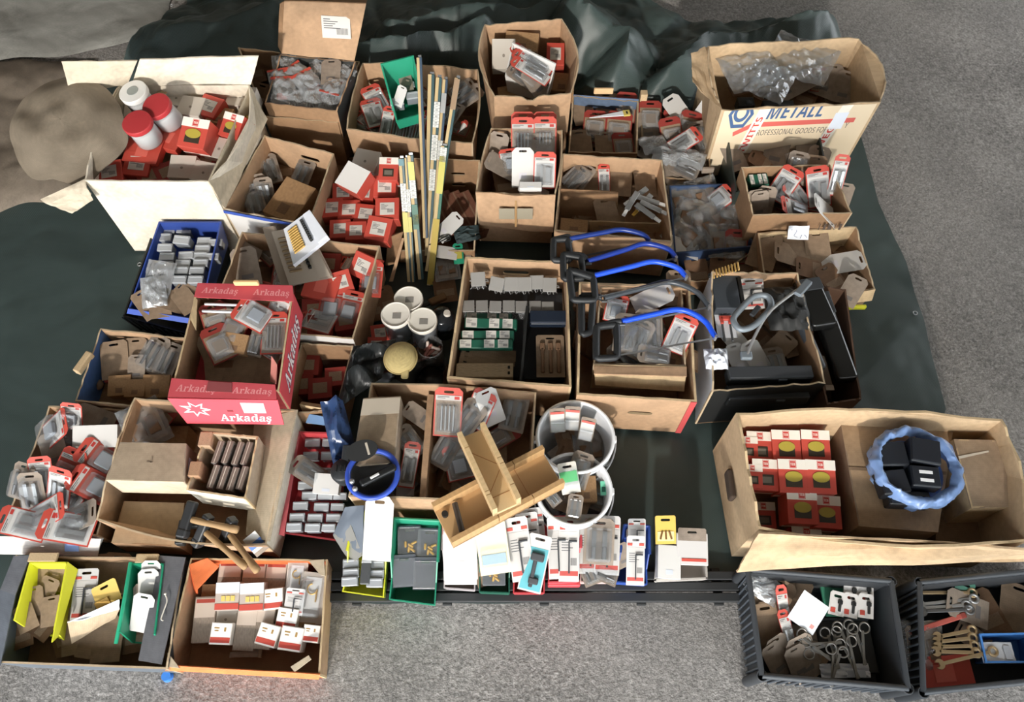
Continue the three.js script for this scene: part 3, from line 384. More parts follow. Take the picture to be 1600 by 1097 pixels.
at('in box under open lid'); many('dark', 0.2, [[396, 110, 20, 20], [404, 150, -20, 20]]);

// box with green bin
at('in green bin box');
jumble(['dark', 'dusk', 'red', 'dark', 'redbits', 'dusk'], 0.17, [[572, 125], [738, 132], [730, 210], [556, 195]], 20, 18);
many('red', 0.23, [[588, 157, 32, 24, 1], [584, 176, 20, 10, 1]]);
many('redbits', 0.23, [[619, 198, -12, 22, 1], [634, 200, -10, 24, 1], [650, 197, -14, 24, 1]]);
put('redlong', 604, 194, 0.24, -14, 30, 0.9); put('redlong', 576, 192, 0.2, 50, 10, 0.9); put('dusk', 600, 178, 0.2, 40, 10);
many('clear', 0.24, [[730, 152, -62, 20, 1.1], [707, 178, -30, 10, 0.9], [722, 140, -60, 20, 0.9]]);
{ const c = one('cone_clip', 'small red and white pointed clip in green bin box', 'clip', 721, 198, 0.26); part('cone', moved(new THREE.ConeGeometry(0.011, 0.05, 14), 0, 0, 0.012, Math.PI / 2, -0.5), WHITE, c); part('cap', moved(new THREE.CylinderGeometry(0.016, 0.012, 0.016, 14), 0.014, 0, -0.02, Math.PI / 2, -0.5), RED, c); part('tip', moved(new THREE.ConeGeometry(0.005, 0.018, 10), -0.014, 0, 0.03, Math.PI / 2, -0.5), RED, c); }
B.GB = crate({ name: 'storage_bin', label: 'bright green storage bin tilted on top of saw blade box', cat: 'bin', rim: [[594, 99], [646, 86], [664, 172], [617, 186]], h: [0.46, 0.46, 0.36, 0.36], base: 0.28, mat: GREEN, edge: GREEN, wav: 0, taper: 0.8, wall: 'bin_side', prof: { r: [[0, 1], [0.55, 1], [0.8, 0.75], [1, 0.75]], l: [[0, 0.75], [0.2, 0.75], [0.45, 1], [1, 1]], f: [[0, 0.75], [1, 0.75]] } });
at('in tilted green bin'); many('case', 0.36, [[620, 158, 10, 10, 1], [645, 148, 12, 10, 1], [638, 132, 10, 10, 0.9], [641, 119, 14, 10, 0.9]]); put('whiteback', 625, 150, 0.38, -35, 50, 0.55); put('greyback', 634, 128, 0.37, 12, 20, 0.6);

// long saw blade packs leaning over the boxes
const TAN = M('#c9b184', 0.7, { map: paperTex }), SLEEVE = M('#27464a', 0.5), SLEEVE2 = M('#2d4256', 0.5), LEMON = M('#b3aa50', 0.5);
const sleeveTex = canvasTex(64, 512, (c, w, h) => { c.fillStyle = '#c9c9c4'; c.fillRect(0, 0, w, h); c.fillStyle = '#2b2e2f'; for (let y = 0; y < h; y += 64) { c.fillRect(0, y, w, 5); c.save(); c.translate(32, y + 36); c.rotate(Math.PI / 2); c.font = 'bold 34px sans-serif'; c.textAlign = 'center'; c.fillText((y / 64) % 2 ? 'L' : '53', 0, 12); c.restore(); } });
const NUMS = M('#ffffff', 0.6, { map: sleeveTex });
function bladePack(label, a, b, w, body, bands) {
  const A = P(...a), C = P(...b), mid = A.clone().lerp(C, 0.5), len = A.distanceTo(C), g = thing('saw_blade_pack', label, 'saw blades', mid, 'long saw blade packs leaning across the boxes');
  const d = C.clone().sub(A).normalize(), side = V(1, 0, 0).addScaledVector(d, -d.x).normalize(), up = d.clone().cross(side).normalize();
  g.quaternion.setFromRotationMatrix(new THREE.Matrix4().makeBasis(side, up, d)); if (up.y < 0) g.rotateZ(Math.PI);
  part('sleeve', rbox(w, 0.012, len, 0.002, 0, 0, 0), body, g); part('edge', rbox(w * 0.52, 0.003, len * 0.998, 0.001, w * -0.2, 0.0068, 0), TAN, g);
  part('blade', rbox(w * 0.6, 0.004, len * 1.01, 0.0005, w * 0.1, 0, -0.006), DSTEEL, g);
  for (const [p, l, m, nm] of bands) part(nm ?? 'label', decal(w * 0.94, len * l, 0.004, 0, 0.0072, len * (p - 0.5)), m, g);
}
bladePack('leftmost saw blade pack, short one with white number labels', [627, 247, 0.44], [641, 440, 0.05], 0.022, SLEEVE, [[0.3, 0.22, NUMS], [0.5, 0.16, LEMON], [0.03, 0.05, M('#3d6a72', 0.5), 'cap']]);
bladePack('thin dark saw blade pack, second from left of the bundle', [635, 246, 0.44], [647, 440, 0.05], 0.014, SLEEVE, [[0.33, 0.18, NUMS], [0.52, 0.12, LEMON]]);
bladePack('short saw blade pack with green band and yellow badge', [641, 242, 0.45], [658, 436, 0.06], 0.024, SLEEVE, [[0.26, 0.14, NUMS], [0.48, 0.2, DKGREEN], [0.5, 0.08, LEMON, 'badge'], [0.12, 0.14, LEMON]]);
bladePack('longest pale edged saw blade pack reaching past green bin', [655, 90, 0.62], [665, 372, 0.16], 0.02, SLEEVE2, []);
bladePack('dark green saw blade pack right of the longest one', [674, 116, 0.56], [668, 380, 0.12], 0.026, SLEEVE, []);
bladePack('saw blade pack under crinkled film with several white labels', [686, 121, 0.56], [668, 400, 0.1], 0.024, SLEEVE, [[0.2, 0.14, NUMS], [0.38, 0.14, NUMS], [0.56, 0.12, NUMS]]);
bladePack('bluish saw blade pack behind the white labelled one', [696, 124, 0.55], [672, 420, 0.06], 0.02, SLEEVE2, [[0.12, 0.1, STEEL, 'label'], [0.36, 0.1, NUMS]]);
bladePack('rightmost slanting saw blade pack with tan upper edge', [715, 122, 0.58], [668, 424, 0.08], 0.022, SLEEVE, [[0.08, 0.15, M('#8d755c', 0.7), 'label']]);
bladePack('saw blade pack with yellow print on dark green', [694, 228, 0.42], [672, 446, 0.04], 0.026, DKGREEN, [[0.2, 0.26, LEMON], [0.06, 0.1, NUMS], [0.75, 0.48, M('#a8923c', 0.6)]]);

// box D
at('in slotted flap box'); many('brownslat', 0.13, [[690, 330, 22, 8, 1.2], [706, 330, 24, 8, 1.2], [723, 330, 26, 8, 1.2], [739, 330, 26, 8, 1.2]]);
put('whiteback', 701, 354, 0.17, -52, 24, 0.85); put('whiteback', 694, 394, 0.12, 86, 8, 0.7); put('brownbag', 698, 418, 0.08, 10, 5, 0.8); put('greyback', 722, 395, 0.09, 15, 4, 0.7);
{ const p = one('pouch', 'dark slate cloth pouch among cards behind centre box', 'pouch', 730, 368, 0.14); part('body', pillow(0.1, 0.06, 0.03, 2.2).rotateY(0.3), M('#2d3b3d', 0.8), p); part('flap', sheet([V(-0.05, 0.016, -0.03), V(0.045, 0.016, -0.04), V(0.05, 0.018, 0.0), V(-0.045, 0.018, 0.01)], 0.003, 0.004, 6), M('#36474a', 0.8), p);
  const q = one('green_card', 'small bright green card poking from slotted flap box', 'card', 716, 396, 0.11); part('card', moved(cardGeo(0.04, 0.09, 0.008), 0, 0, 0, 0.2, 0.1), GREEN, q); part('print', moved(plate(0.03, 0.03, 0.001), 0, 0.0014, 0.01, 0.2, 0.1), LEMON, q);
  const k = one('hook_card', 'black wire hooks lying over a white card', 'hooks', 690, 376, 0.16); for (const s of [0, 1]) part('hook', tube([V(-0.05 + s * 0.02, 0, 0.02), V(0, 0.004, 0.005 - s * 0.012), V(0.03, 0.004, -0.012 - s * 0.012), V(0.036, 0.004, -0.004 - s * 0.012), V(0.01, 0.004, 0.01 - s * 0.012)], 0.0025, 24, 6), BLACK, k); }
{ const c = one('board_piece', 'loose piece of brown board left of the saw blades', 'cardboard', 612, 396, 0.12); part('board', sheet([[606, 372, 0.2], [630, 362, 0.2], [618, 412, 0.06], [603, 416, 0.06]].map(([x, y, h]) => P(x, y, h).sub(c.position)), 0.005, 0.004, 5), KRAFT_D, c); part('edge', sheet([[628, 372, 0.17], [632, 372, 0.17], [614, 440, 0.04], [608, 440, 0.04]].map(([x, y, h]) => P(x, y, h).sub(c.position)), 0.004, 0.001, 3), KRAFT, c); }

// tall back box E
at('in tall back box'); 
put('plain', 787, 84, 0.36, 0, 30, [1.1, 1, 1.5]); put('kraft', 815, 64, 0.36, -8, 20, [1.6, 1, 1]); put('kraft', 878, 128, 0.27, -6, 6, 1.2); put('kraft', 797, 148, 0.27, 8, 8, 1.1); put('kraft', 834, 150, 0.24, -16, 12, 1.1);
{ const o = put('redcarton', 868, 84, 0.33, -2, 14, [0.9, 1, 1.3]); }
B.ET = crate({ name: 'display_tray', label: 'white display tray of red and white packs, tilted', cat: 'tray', rim: [[801, 66], [869, 99], [856, 146], [789, 118]], h: [0.42, 0.4, 0.33, 0.36], base: 0.27, mat: WHITE, edge: WHITE, wav: 0.001, taper: 0.9 });
at('in white display tray'); many('redlong', 0.385, [[828, 89, 62, 16, 1.05], [831, 99, 62, 16, 1.05], [829, 110, 62, 16, 1.05]]); put('clear', 818, 120, 0.36, 60, 20, [1.1, 1, 1.1]); put('greyback', 836, 130, 0.36, 42, 30, 0.9);
// F
at('in printed flap box'); many('redbits', 0.34, [[817, 217, 0, 42, 1.1], [851, 216, 0, 42, 1.1], [851, 208, 0, 40, 1.1, -0.012], [817, 208, 0, 40, 1.1, -0.012]]); put('red', 851, 266, 0.36, -2, 40, 0.95); many('whiteback', 0.36, [[817, 262, 0, 40, 1], [834, 300, 84, 30, 0.9, -0.06]]); many('greyback', 0.3, [[842, 248, 0, 36, 1.4], [777, 232, -18, 50, 0.9], [785, 260, 70, 20, 1]]); put('dark', 790, 285, 0.26, 10, 10); put('redclear', 797, 252, 0.3, 10, 30, 0.8);
{ const w = put('whitecarton', 829, 289, 0.362, 0, 10, [0.84, 0.8, 0.3]); const fl = flap(B.F, [[743, 302, 0.345], [868, 306, 0.345], [864, 364, 0.17], [750, 352, 0.17]], KRAFT, 0.012, 0.005); part('print', join([-0.035, 0.035].map((x) => plate(0.06, 0.045, 0.001, x, 0, 0))).rotateX(rad(66)), M('#8d8573', 0.8), fl, B.F.loc(P(806, 331, 0.27).add(V(0, 0.003, 0.012)))); part('tape', plate(0.008, 0.12, 0.001).rotateX(rad(66)), M('#94703f', 0.5), fl, B.F.loc(P(806, 330, 0.27).add(V(0, 0.002, 0.01)))); }
// G
at('in finger hole box');
part('divider', sheet([[872, 295, 0.23], [966, 300, 0.23], [964, 345, 0.1], [876, 340, 0.1]].map(([x, y, h]) => B.G.loc(P(x, y, h))), 0.005, 0.004, 6), KRAFT_D, B.G.g);
part('inner_flap', sheet([[920, 346, 0.2], [1032, 350, 0.2], [1030, 364, 0.14], [922, 360, 0.14]].map(([x, y, h]) => B.G.loc(P(x, y, h))), 0.005, 0.004, 6), KRAFT_L, B.G.g);
many('back', 0.18, [[922, 284, 4, 14, 0.95], [970, 283, -6, 18, 1], [1008, 286, 4, 16, 0.95], [948, 332, 10, 10, 1]]); put('redlong', 944, 282, 0.2, 2, 30, 0.8); many('clear', 0.2, [[897, 279, -48, 18, 1], [912, 276, -40, 22, 0.8]]); put('kraft', 897, 352, 0.2, -6, 4, [1.2, 1, 0.7]);
jumble(['dark', 'back', 'dark'], 0.1, [[880, 310], [975, 315], [965, 345], [880, 340]], 6, 10);
{ const list = [[992, 308, -52], [1002, 322, -40], [1020, 315, 70], [1024, 326, 62], [1014, 334, 50], [984, 320, -30]]; at('in steel chisel heap'); list.forEach(([x, y, r], i) => { const c = one('chisel', `${['pale', 'brass tipped', 'short', 'wide', 'nearest', 'dull'][i]} steel chisel blade heaped in the finger hole box`, 'chisel', x, y, 0.24 + i * 0.006); c.rotation.set(0.2, rad(r), 0); part('blade', rbox(0.022, 0.006, 0.09, 0.002, 0, 0, -0.02), STEEL, c); part('tang', rbox(0.014, 0.01, 0.03, 0.003, 0, 0, 0.04), i === 1 ? BRASS : WHITE, c); }); }
// H printed carton
{ const t = canvasTex(1024, 384, (c, w, h) => {
    c.fillStyle = '#dfcdb0'; c.fillRect(0, 0, w, h); c.fillStyle = '#44608a';
    c.save(); c.font = 'bold 104px sans-serif'; c.transform(1, 0, -0.2, 1, 0, 0); c.fillText('IMETALL', 262, 56, 720); c.restore();
    c.lineWidth = 20; c.strokeStyle = '#44608a'; c.beginPath(); for (let i = 0; i < 6; i++) c.lineTo(122 + 74 * Math.cos(i * Math.PI / 3), 24 + 74 * Math.sin(i * Math.PI / 3)); c.closePath(); c.stroke(); c.beginPath(); c.arc(122, 16, 40, 0, 7); c.stroke();
    c.fillStyle = '#cf6259'; c.fillRect(250, 72, 680, 26); c.beginPath(); c.moveTo(104, 122); c.lineTo(220, 74); c.lineTo(220, 104); c.lineTo(112, 146); c.fill();
    c.fillStyle = '#55504e'; c.font = '44px sans-serif'; c.fillText('PROFESSIONAL GOODS FOR', 250, 148, 520); c.fillText('Y', 880, 128);
    for (const [x, s, y0] of [[236, 'TWITTS', 190], [792, 'LLWEG', 250]]) { c.save(); c.transform(1, 0, -0.26, 1, x, 0); c.fillStyle = '#efe8db'; c.fillRect(0, 0, 76, h); c.fillStyle = '#cc4a44'; c.translate(58, y0 + 60); c.rotate(-Math.PI / 2); c.font = 'bold 60px sans-serif'; c.fillText(s, 0, 0, 210); c.restore(); }
    c.fillStyle = '#dfe5f0'; c.fillRect(772, 40, 92, 92);
  });
  const [, , fr, fl] = B.H.top, [, , br, bl] = B.H.foot, q = [fl, fr, br, bl].map((p) => B.H.loc(p)), f = bil([q[0].clone().lerp(q[1], 0.02), q[0].clone().lerp(q[1], 0.98), q[3].clone().lerp(q[2], 0.98), q[3].clone().lerp(q[2], 0.02)]);
  const g = slab((u, v) => f(u, 0.01 + v * 0.97).add(V(0, 0, 0.0015)), 16, 6, 0.001, [1, -1], 1); const uv = g.attributes.uv; for (let i = 0; i < uv.count; i++) uv.setY(i, 1 + uv.getY(i)); 
  B.H.pf.visible = true; part('print', g, M('#ffffff', 0.8, { map: t }), B.H.g); }
flap(B.H, [[1106, 72, 0.42], [1127, 172, 0.42], [1082, 128, 0.38], [1080, 84, 0.4]], BUFF, 0.02);
at('in printed carton');
many('bigbag', 0.34, [[1174, 108, 20, 10, 0.95], [1252, 92, -30, 14, 1], [1205, 128, 60, 0, 0.8]]);
many('greyback', 0.26, [[1244, 132, -70, 20, 1.2], [1292, 124, -30, 30, 1.1], [1320, 136, -20, 30, 1]]); put('dusk', 1284, 122, 0.26, -10, 30, 0.9); put('kraft', 1322, 122, 0.26, 10, 10, 0.8); many('dark', 0.2, [[1150, 130, 20, 10], [1200, 150, 60, 10], [1260, 150, -30, 10], [1300, 150, 0, 10]]);
{ [['black foam block near the left end of printed carton', 1166, 158, 0.07], ['wider black foam block behind printed carton front', 1217, 163, 0.13]].forEach(([l, x, y, w]) => { const o = one('foam_block', l, 'block', x, y, 0.3); part('block', rbox(w, 0.05, 0.05, 0.004, 0, -0.025, 0), BLACK, o); part('notch', rbox(w * 0.4, 0.006, 0.02, 0.002, w * 0.15, 0.001, 0.01), CHAR, o); }); }
// HH and II
at('in blue rimmed tray'); jumble(['dark', 'dusk', 'dark'], 0.09, [[900, 170], [992, 172], [990, 234], [895, 232]], 7, 10);
many('back', 0.15, [[910, 172, 14, 14, 1.1], [948, 166, 2, 14, 1.1], [907, 225, 4, 10, 1.1], [946, 226, 0, 10, 1]]); many('dusk', 0.16, [[978, 168, -6, 30, 1], [929, 198, -6, 22, 1.1], [966, 203, -8, 22, 1.25], [974, 228, 4, 10, 1]]);
{ const o = one('scraper', 'white wedge scraper with yellow end in blue rimmed tray', 'tool', 956, 180, 0.19); o.rotation.y = rad(8); part('blade', extrude(poly([[-0.1, -0.004], [0.05, -0.012], [0.05, 0.014]]), 0.004).rotateX(-Math.PI / 2), PAPER, o); part('grip', rbox(0.03, 0.008, 0.032, 0.002, 0.065, 0.002, -0.001), M('#d6c36a', 0.6), o); part('hole', rbox(0.008, 0.009, 0.016, 0.001, 0.066, 0.002, -0.001), BLACK, o);
  part('tab', rbox(0.085, 0.03, 0.012, 0.004), M('#e2bf92', 0.8), B.HH.g, B.HH.loc(P(943, 142, 0.22))); part('flap', sheet([[896, 148, 0.205], [998, 156, 0.205], [998, 163, 0.18], [896, 157, 0.18]].map(([x, y, h]) => B.HH.loc(P(x, y, h))), 0.004, 0.003, 6), M('#66799a', 0.8), B.HH.g); part('corner_post', rbox(0.03, 0.1, 0.03, 0.002), KRAFT_L, B.HH.g, B.HH.loc(P(1004, 158, 0.17))); }
at('in overflowing back tray'); jumble(['dark', 'dusk', 'greyback', 'dark', 'brownbag'], 0.1, [[1006, 185], [1100, 190], [1108, 275], [1010, 270]], 12, 16);
many('dusk', 0.16, [[1016, 182, -2, 20, 1.1], [1058, 190, 30, 30, 1], [1076, 198, -20, 24, 1.05], [1050, 210, 15, 30, 1.1]]); put('red', 1070, 220, 0.2, -66, 22, 0.95); many('whiteback', 0.18, [[1062, 176, 40, 24, 1.15], [1095, 182, -60, 60, 1]]); many('greyback', 0.15, [[1012, 198, 4, 16, 1], [1020, 238, 78, 14, 1.1], [1048, 273, 40, 16, 1]]); many('clear', 0.17, [[1096, 214, 20, 20, 1.1], [1068, 264, 65, 10, 1]]); many('bag', 0.18, [[1050, 246, 80, 8, [1, 1, 1.3]], [1078, 246, 70, 8, 1], [1022, 226, 110, 10, 1]]);
part('tab', rbox(0.04, 0.03, 0.012, 0.003), KRAFT_L, B.II.g, B.II.loc(P(1096, 162, 0.17))); part('tab', rbox(0.05, 0.03, 0.012, 0.003), GREYCARD, B.II.g, B.II.loc(P(1106, 266, 0.16)));
// ---------------------------------------------------------------- right side, middle depth
at('in dark green crate'); many('greyback', 0.19, [[1146, 242, 24, 24, 1], [1214, 234, -18, 30, 1.1], [1262, 238, -4, 24, 1.1], [1276, 254, -20, 30, 1]]); many('dark', 0.17, [[1168, 240, 6, 20, 1.1], [1192, 252, 60, 16, 1], [1240, 230, 10, 16, 1.1], [1180, 226, 0, 16, 1]]); put('dusk', 1238, 246, 0.17, 20, 20, 1);
at('in paper note box'); jumble(['dark', 'back', 'dusk', 'red'], 0.16, [[1168, 275], [1290, 272], [1318, 325], [1184, 328]], 14, 25);
put('rack', 1186, 280, 0.28, 6, 10, [0.4, 1, 1.5], 0, 'dark case with blue white label'); many('red', 0.28, [[1226, 288, -40, 34, 1], [1246, 306, 40, 24, 0.9, -0.02], [1279, 292, 12, 40, 1.1], [1243, 326, 88, 26, 0.95, -0.01]]); put('redlong', 1310, 274, 0.32, -8, 55, 0.95); many('greyback', 0.25, [[1196, 313, -10, 55, 0.8], [1180, 318, 12, 60, 0.8], [1187, 320, 10, 60, 0.8], [1316, 308, -14, 55, 0.8]]); many('whiteback', 0.29, [[1288, 324, 84, 40, 0.9], [1290, 331, 84, 45, 0.9]]); put('clear', 1245, 262, 0.28, -16, 30, 1); put('back', 1272, 268, 0.27, -10, 30, 1);
{ const [, , fr, fl] = B.J.top; const n = part('paper_note', sheet([[1232, 349, 0.28], [1264, 349, 0.28], [1262, 371, 0.21], [1229, 370, 0.21]].map(([x, y, h]) => B.J.loc(P(x, y, h).add(V(0, 0, 0.012)))), 0.0012, 0.004, 8), PAPER, B.J.g);
  part('pen_mark', join(tube([[1234, 355], [1239, 351], [1242, 356], [1238, 364], [1243, 366]].map(([x, y]) => B.J.loc(P(x, y, 0.25).add(V(0, 0.01, 0.022)))), 0.0008, 20, 4), tube([[1247, 368], [1252, 361], [1258, 367]].map(([x, y]) => B.J.loc(P(x, y, 0.225).add(V(0, 0.01, 0.022)))), 0.0008, 20, 4)), M('#4c5a8c', 0.6), n);
  part('print', join([0, 1, 2, 3, 4].map((i) => plate(0.003 + (i % 3) * 0.006, 0.03, 0.001, 0.02 * i, 0, 0))).rotateX(rad(80)), M('#4d4038', 0.8), B.J.g, B.J.loc(P(1280, 353, 0.25).add(V(0, 0, 0.004)))); }
at('in blue rimmed bag tray'); many('brownbag', 0.14, [[1066, 312, 10, 10, 1], [1102, 304, 20, 14, 1.05], [1082, 338, -16, 8, 1.1], [1112, 348, 30, 12, 1.1], [1140, 350, -20, 8, 1], [1068, 370, 50, 8, 1], [1130, 376, 0, 10, 1], [1150, 330, 80, 8, 0.9]]); put('redclear', 1126, 310, 0.16, -60, 24, 0.9); put('dusk', 1094, 376, 0.12, 40, 10);
at('beside blue hacksaw ends'); many('dark', 0.1, [[1140, 404, 4, 20, 1.1], [1096, 400, -12, 16, 1.1], [1090, 424, 10, 14, 1], [1126, 424, -8, 14, 1], [1160, 412, 20, 14, 1]]); put('dusk', 1150, 385, 0.14, -4, 30, 1); put('whiteback', 1068, 386, 0.15, 80, 20, 0.9); put('clear', 1066, 372, 0.14, 70, 14, 0.8);
B.K2 = crate({ label: 'low worn brown box beyond the hacksaw frame ends', rim: [[1056, 392], [1180, 390], [1112, 440], [1060, 440]], h: 0.13, mat: KRAFT_D });
at('in box behind black cases'); jumble(['dark', 'back', 'dark'], 0.12, [[1195, 375], [1330, 370], [1355, 440], [1220, 460]], 12, 12);
many('back', 0.18, [[1195, 390, -22, 22, 1.2], [1236, 398, 80, 16, 1.1], [1278, 388, 4, 18, 1.1], [1244, 384, 4, 12, 1]]); put('whiteback', 1318, 410, 0.18, -86, 12, 1.05); put('greyback', 1331, 454, 0.2, -34, 30, 0.85); many('dark', 0.17, [[1268, 420, 80, 10, 1], [1300, 436, 30, 10, 1]]);
part('yellow_strip', rbox(0.08, 0.02, 0.012, 0.002), YELLOW, B.L.g, B.L.loc(P(1336, 480, 0.13))); part('front_flap', sheet([[1312, 462, 0.19], [1368, 452, 0.19], [1362, 470, 0.17], [1316, 476, 0.17]].map(([x, y, h]) => B.L.loc(P(x, y, h))), 0.005, 0.003, 4), KRAFT_L, B.L.g);
// box M: framed saw, drill case and cards
at('in torn white box'); jumble(['dark', 'back', 'greyback', 'dark'], 0.15, [[1125, 480], [1250, 470], [1275, 570], [1130, 570]], 14, 16);
many('whiteback', 0.22, [[1149, 532, 40, 16, 0.9], [1182, 560, 30, 20, 0.9], [1154, 562, 20, 16, 0.8]]); put('white', 1173, 459, 0.26, 4, 30, [1.3, 1, 0.7]); put('back', 1218, 541, 0.2, -50, 14, 0.9); put('clear', 1212, 570, 0.2, 10, 10, 1);
{ const o = one('drill_case', 'slate case with a row of brass drill tips', 'case', 1134, 452, 0.3); part('case', rbox(0.09, 0.05, 0.14, 0.004, 0, -0.025, 0.01), M('#3b4148', 0.6), o); for (let i = 0; i < 9; i++) part('drill_tip', moved(new THREE.CapsuleGeometry(0.0036, 0.03, 3, 8), -0.04 + i * 0.011, 0.014 + i * 0.002, -0.055 - i * 0.003, Math.PI / 2), M('#d8b06a', 0.35, { metalness: 0.5 }), o); part('rail', rbox(0.11, 0.012, 0.016, 0.003, 0, -0.002, -0.06), BLACK, o); part('side', rbox(0.014, 0.06, 0.12, 0.003, 0.055, -0.03, 0), BLACK, o);
  const b = one('steel_bottle', 'small silver steel cylinder in torn white box', 'cylinder', 1153, 470, 0.27); part('body', new THREE.CylinderGeometry(0.018, 0.018, 0.05, 20).translate(0, -0.025, 0), STEEL, b); part('band', lathe([[0.0186, -0.01], [0.0186, -0.02]], 20), CHAR, b);
  const p = one('pliers', 'red jointed pliers on striped card, torn white box', 'pliers', 1133, 498, 0.26); part('card', cardGeo(0.07, 0.13, 0.008).translate(0, -0.004, 0.01), M('#e2e4ea', 0.6), p); part('joint', join(rbox(0.045, 0.012, 0.02, 0.005, 0, 0.004, 0), rbox(0.012, 0.012, 0.03, 0.004, -0.014, 0.004, 0.01), rbox(0.012, 0.012, 0.03, 0.004, 0.014, 0.004, 0.01)), RED, p); for (const s of [-1, 1]) { part('jaw', rbox(0.006, 0.006, 0.03, 0.002, s * 0.008, 0.006, -0.03), CHAR, p); part('handle', rbox(0.008, 0.008, 0.08, 0.003, s * 0.014, 0.002, 0.055), DSTEEL, p); }
  const c = one('crumpled_film', 'crumpled white plastic film at the torn box corner', 'plastic', 1119, 561, 0.29); part('film', pillow(0.08, 0.08, 0.05, 9.3, 1), M('#dde2ec', 0.7), c);
  const s = one('frame_saw', 'grey pistol grip frame saw across torn white box', 'saw', 1205, 490, 0.36), gm = M('#7f8890', 0.5, { metalness: 0.3 });
  const L = (x, y, h) => P(x, y, h).sub(s.position), ring = [[1146, 500], [1158, 482], [1182, 462], [1200, 464], [1205, 478], [1192, 496], [1172, 512], [1156, 514]].map(([x, y]) => L(x, y, 0.36));
  part('grip', new THREE.TubeGeometry(new THREE.CatmullRomCurve3(ring, true), 60, 0.011, 10, true).scale(1, 1, 1), gm, s);
  part('bar', tube([L(1165, 560, 0.3), L(1182, 520, 0.335), L(1202, 488, 0.37), L(1236, 460, 0.4), L(1262, 442, 0.42)], 0.0055, 30, 10), STEEL, s);
  const tip = part('clamp', rbox(0.026, 0.016, 0.075, 0.004), gm, s, L(1255, 450, 0.42)); tip.rotation.set(0, -0.75, 0.2); part('foot', rbox(0.04, 0.02, 0.03, 0.006), gm, s, L(1166, 556, 0.3)); part('trigger', rbox(0.018, 0.012, 0.05, 0.004).rotateY(-0.7), CHAR, s, L(1180, 486, 0.36)); part('screw', moved(rod(0.005, 0.03, 10), 0, 0, 0, 0.6), STEEL, s, L(1251, 462, 0.41));
  for (const [l, x, y, w, d, h] of [['long black tool case lying across torn white box', 1204, 582, 0.29, 0.05, 0.29], ['second black tool case, nearest the big carton', 1200, 612, 0.28, 0.06, 0.24]]) { const k = one('tool_case', l, 'case', x, y, h); k.rotation.y = 0.02; part('body', rbox(w, 0.05, d, 0.008, 0, -0.025, 0), BLACK, k); part('lid', rbox(w * 0.98, 0.008, d * 0.9, 0.004, 0, 0.003, 0), CHAR, k); part('latch', rbox(0.03, 0.012, 0.006, 0.002, 0.04, -0.01, d / 2), SLATE, k); }
  const bb = one('plastic_bag', 'crumpled black plastic bag inside torn white box', 'bag', 1230, 482, 0.29); part('film', pillow(0.15, 0.18, 0.06, 4.4, 1), M('#1b1c1c', 0.6), bb); }
// box N: long black cases
[['glossy black long case standing along the dark brown box', 1303, 520, 0.27, 0.075, 0.36, 6], ['black soft pouch behind the glossy long case', 1276, 470, 0.3, 0.1, 0.2, 10], ['slate grey long sheath left of glossy case', 1268, 528, 0.27, 0.03, 0.24, 10]].forEach(([l, x, y, h, w, d, r], i) => { const k = one('tool_case', l, 'case', x, y, h); k.rotation.y = rad(r); part('body', rbox(w, 0.05, d, 0.016, 0, -0.025, 0), i === 2 ? M('#474c52', 0.5) : M('#161717', 0.25), k); part('flap', rbox(w * 0.9, 0.006, d * 0.25, 0.003, 0, 0.002, -d * 0.35), CHAR, k); });
{ const k = one('sheath', 'limp grey brown strap beside black cases', 'strap', 1292, 588, 0.25); part('strap', sheet([[1272, 556, 0.25], [1288, 556, 0.25], [1302, 606, 0.22], [1290, 612, 0.22]].map(([x, y, h]) => P(x, y, h).sub(k.position)), 0.004, 0.004, 6), M('#6b5d52', 0.8), k); part('end', rbox(0.03, 0.006, 0.02, 0.002), GREYCARD, k, P(1296, 606, 0.24).sub(k.position)); }

// ---------------------------------------------------------------- centre
B.O.g.userData.label = 'brown box in the centre with rows of clear nail boxes';
part('divider', sheet([[822, 478, 0.27], [826, 478, 0.27], [816, 596, 0.27], [812, 596, 0.27]].map(([x, y, h]) => B.O.loc(P(x, y, h))), 0.1, 0.001, 2), BLACK, B.O.g); part('liner', sheet([[728, 440], [884, 446], [888, 596], [706, 584]].map(([x, y]) => B.O.loc(P(x, y, 0.14))), 0.004, 0.001, 3), CHAR, B.O.g);  // dark sheet under the goods closes the gaps between them
at('in centre box'); many('nails', 0.27, [[747, 436, 4, 24, [1.2, 1, 1.1], 0.02], [776, 444, -14, 30, [1.2, 1, 1.1]], [799, 444, 0, 26, [1.2, 1, 1.1]], [820, 444, 2, 26, [1.15, 1, 1.1]], [839, 441, 2, 26, [1.15, 1, 1.1]], [859, 445, -2, 26, [1.15, 1, 1.1]]]); many('nails', 0.24, [[732, 478, 2, 4, 1], [753, 478, 2, 4, 1], [774, 479, -2, 4, 1], [795, 478, 0, 4, 1], [815, 479, 0, 4, 1], [836, 479, 0, 4, 1], [856, 480, 0, 4, 1]]);
many('rack', 0.24, [[767, 505, -2, 10, [1, 1, 1.2]], [762, 523, 0, 10, 1], [759, 537, 0, 10, 1.02]]); put('rack', 764, 494, 0.22, -2, 10, [0.9, 1, 0.8]);
many('back', 0.2, [[764, 552, 88, 10, [0.5, 1, 1.5]], [762, 561, 88, 10, [0.4, 1, 1.5]], [760, 569, 86, 10, [0.4, 1, 1.5]]]);
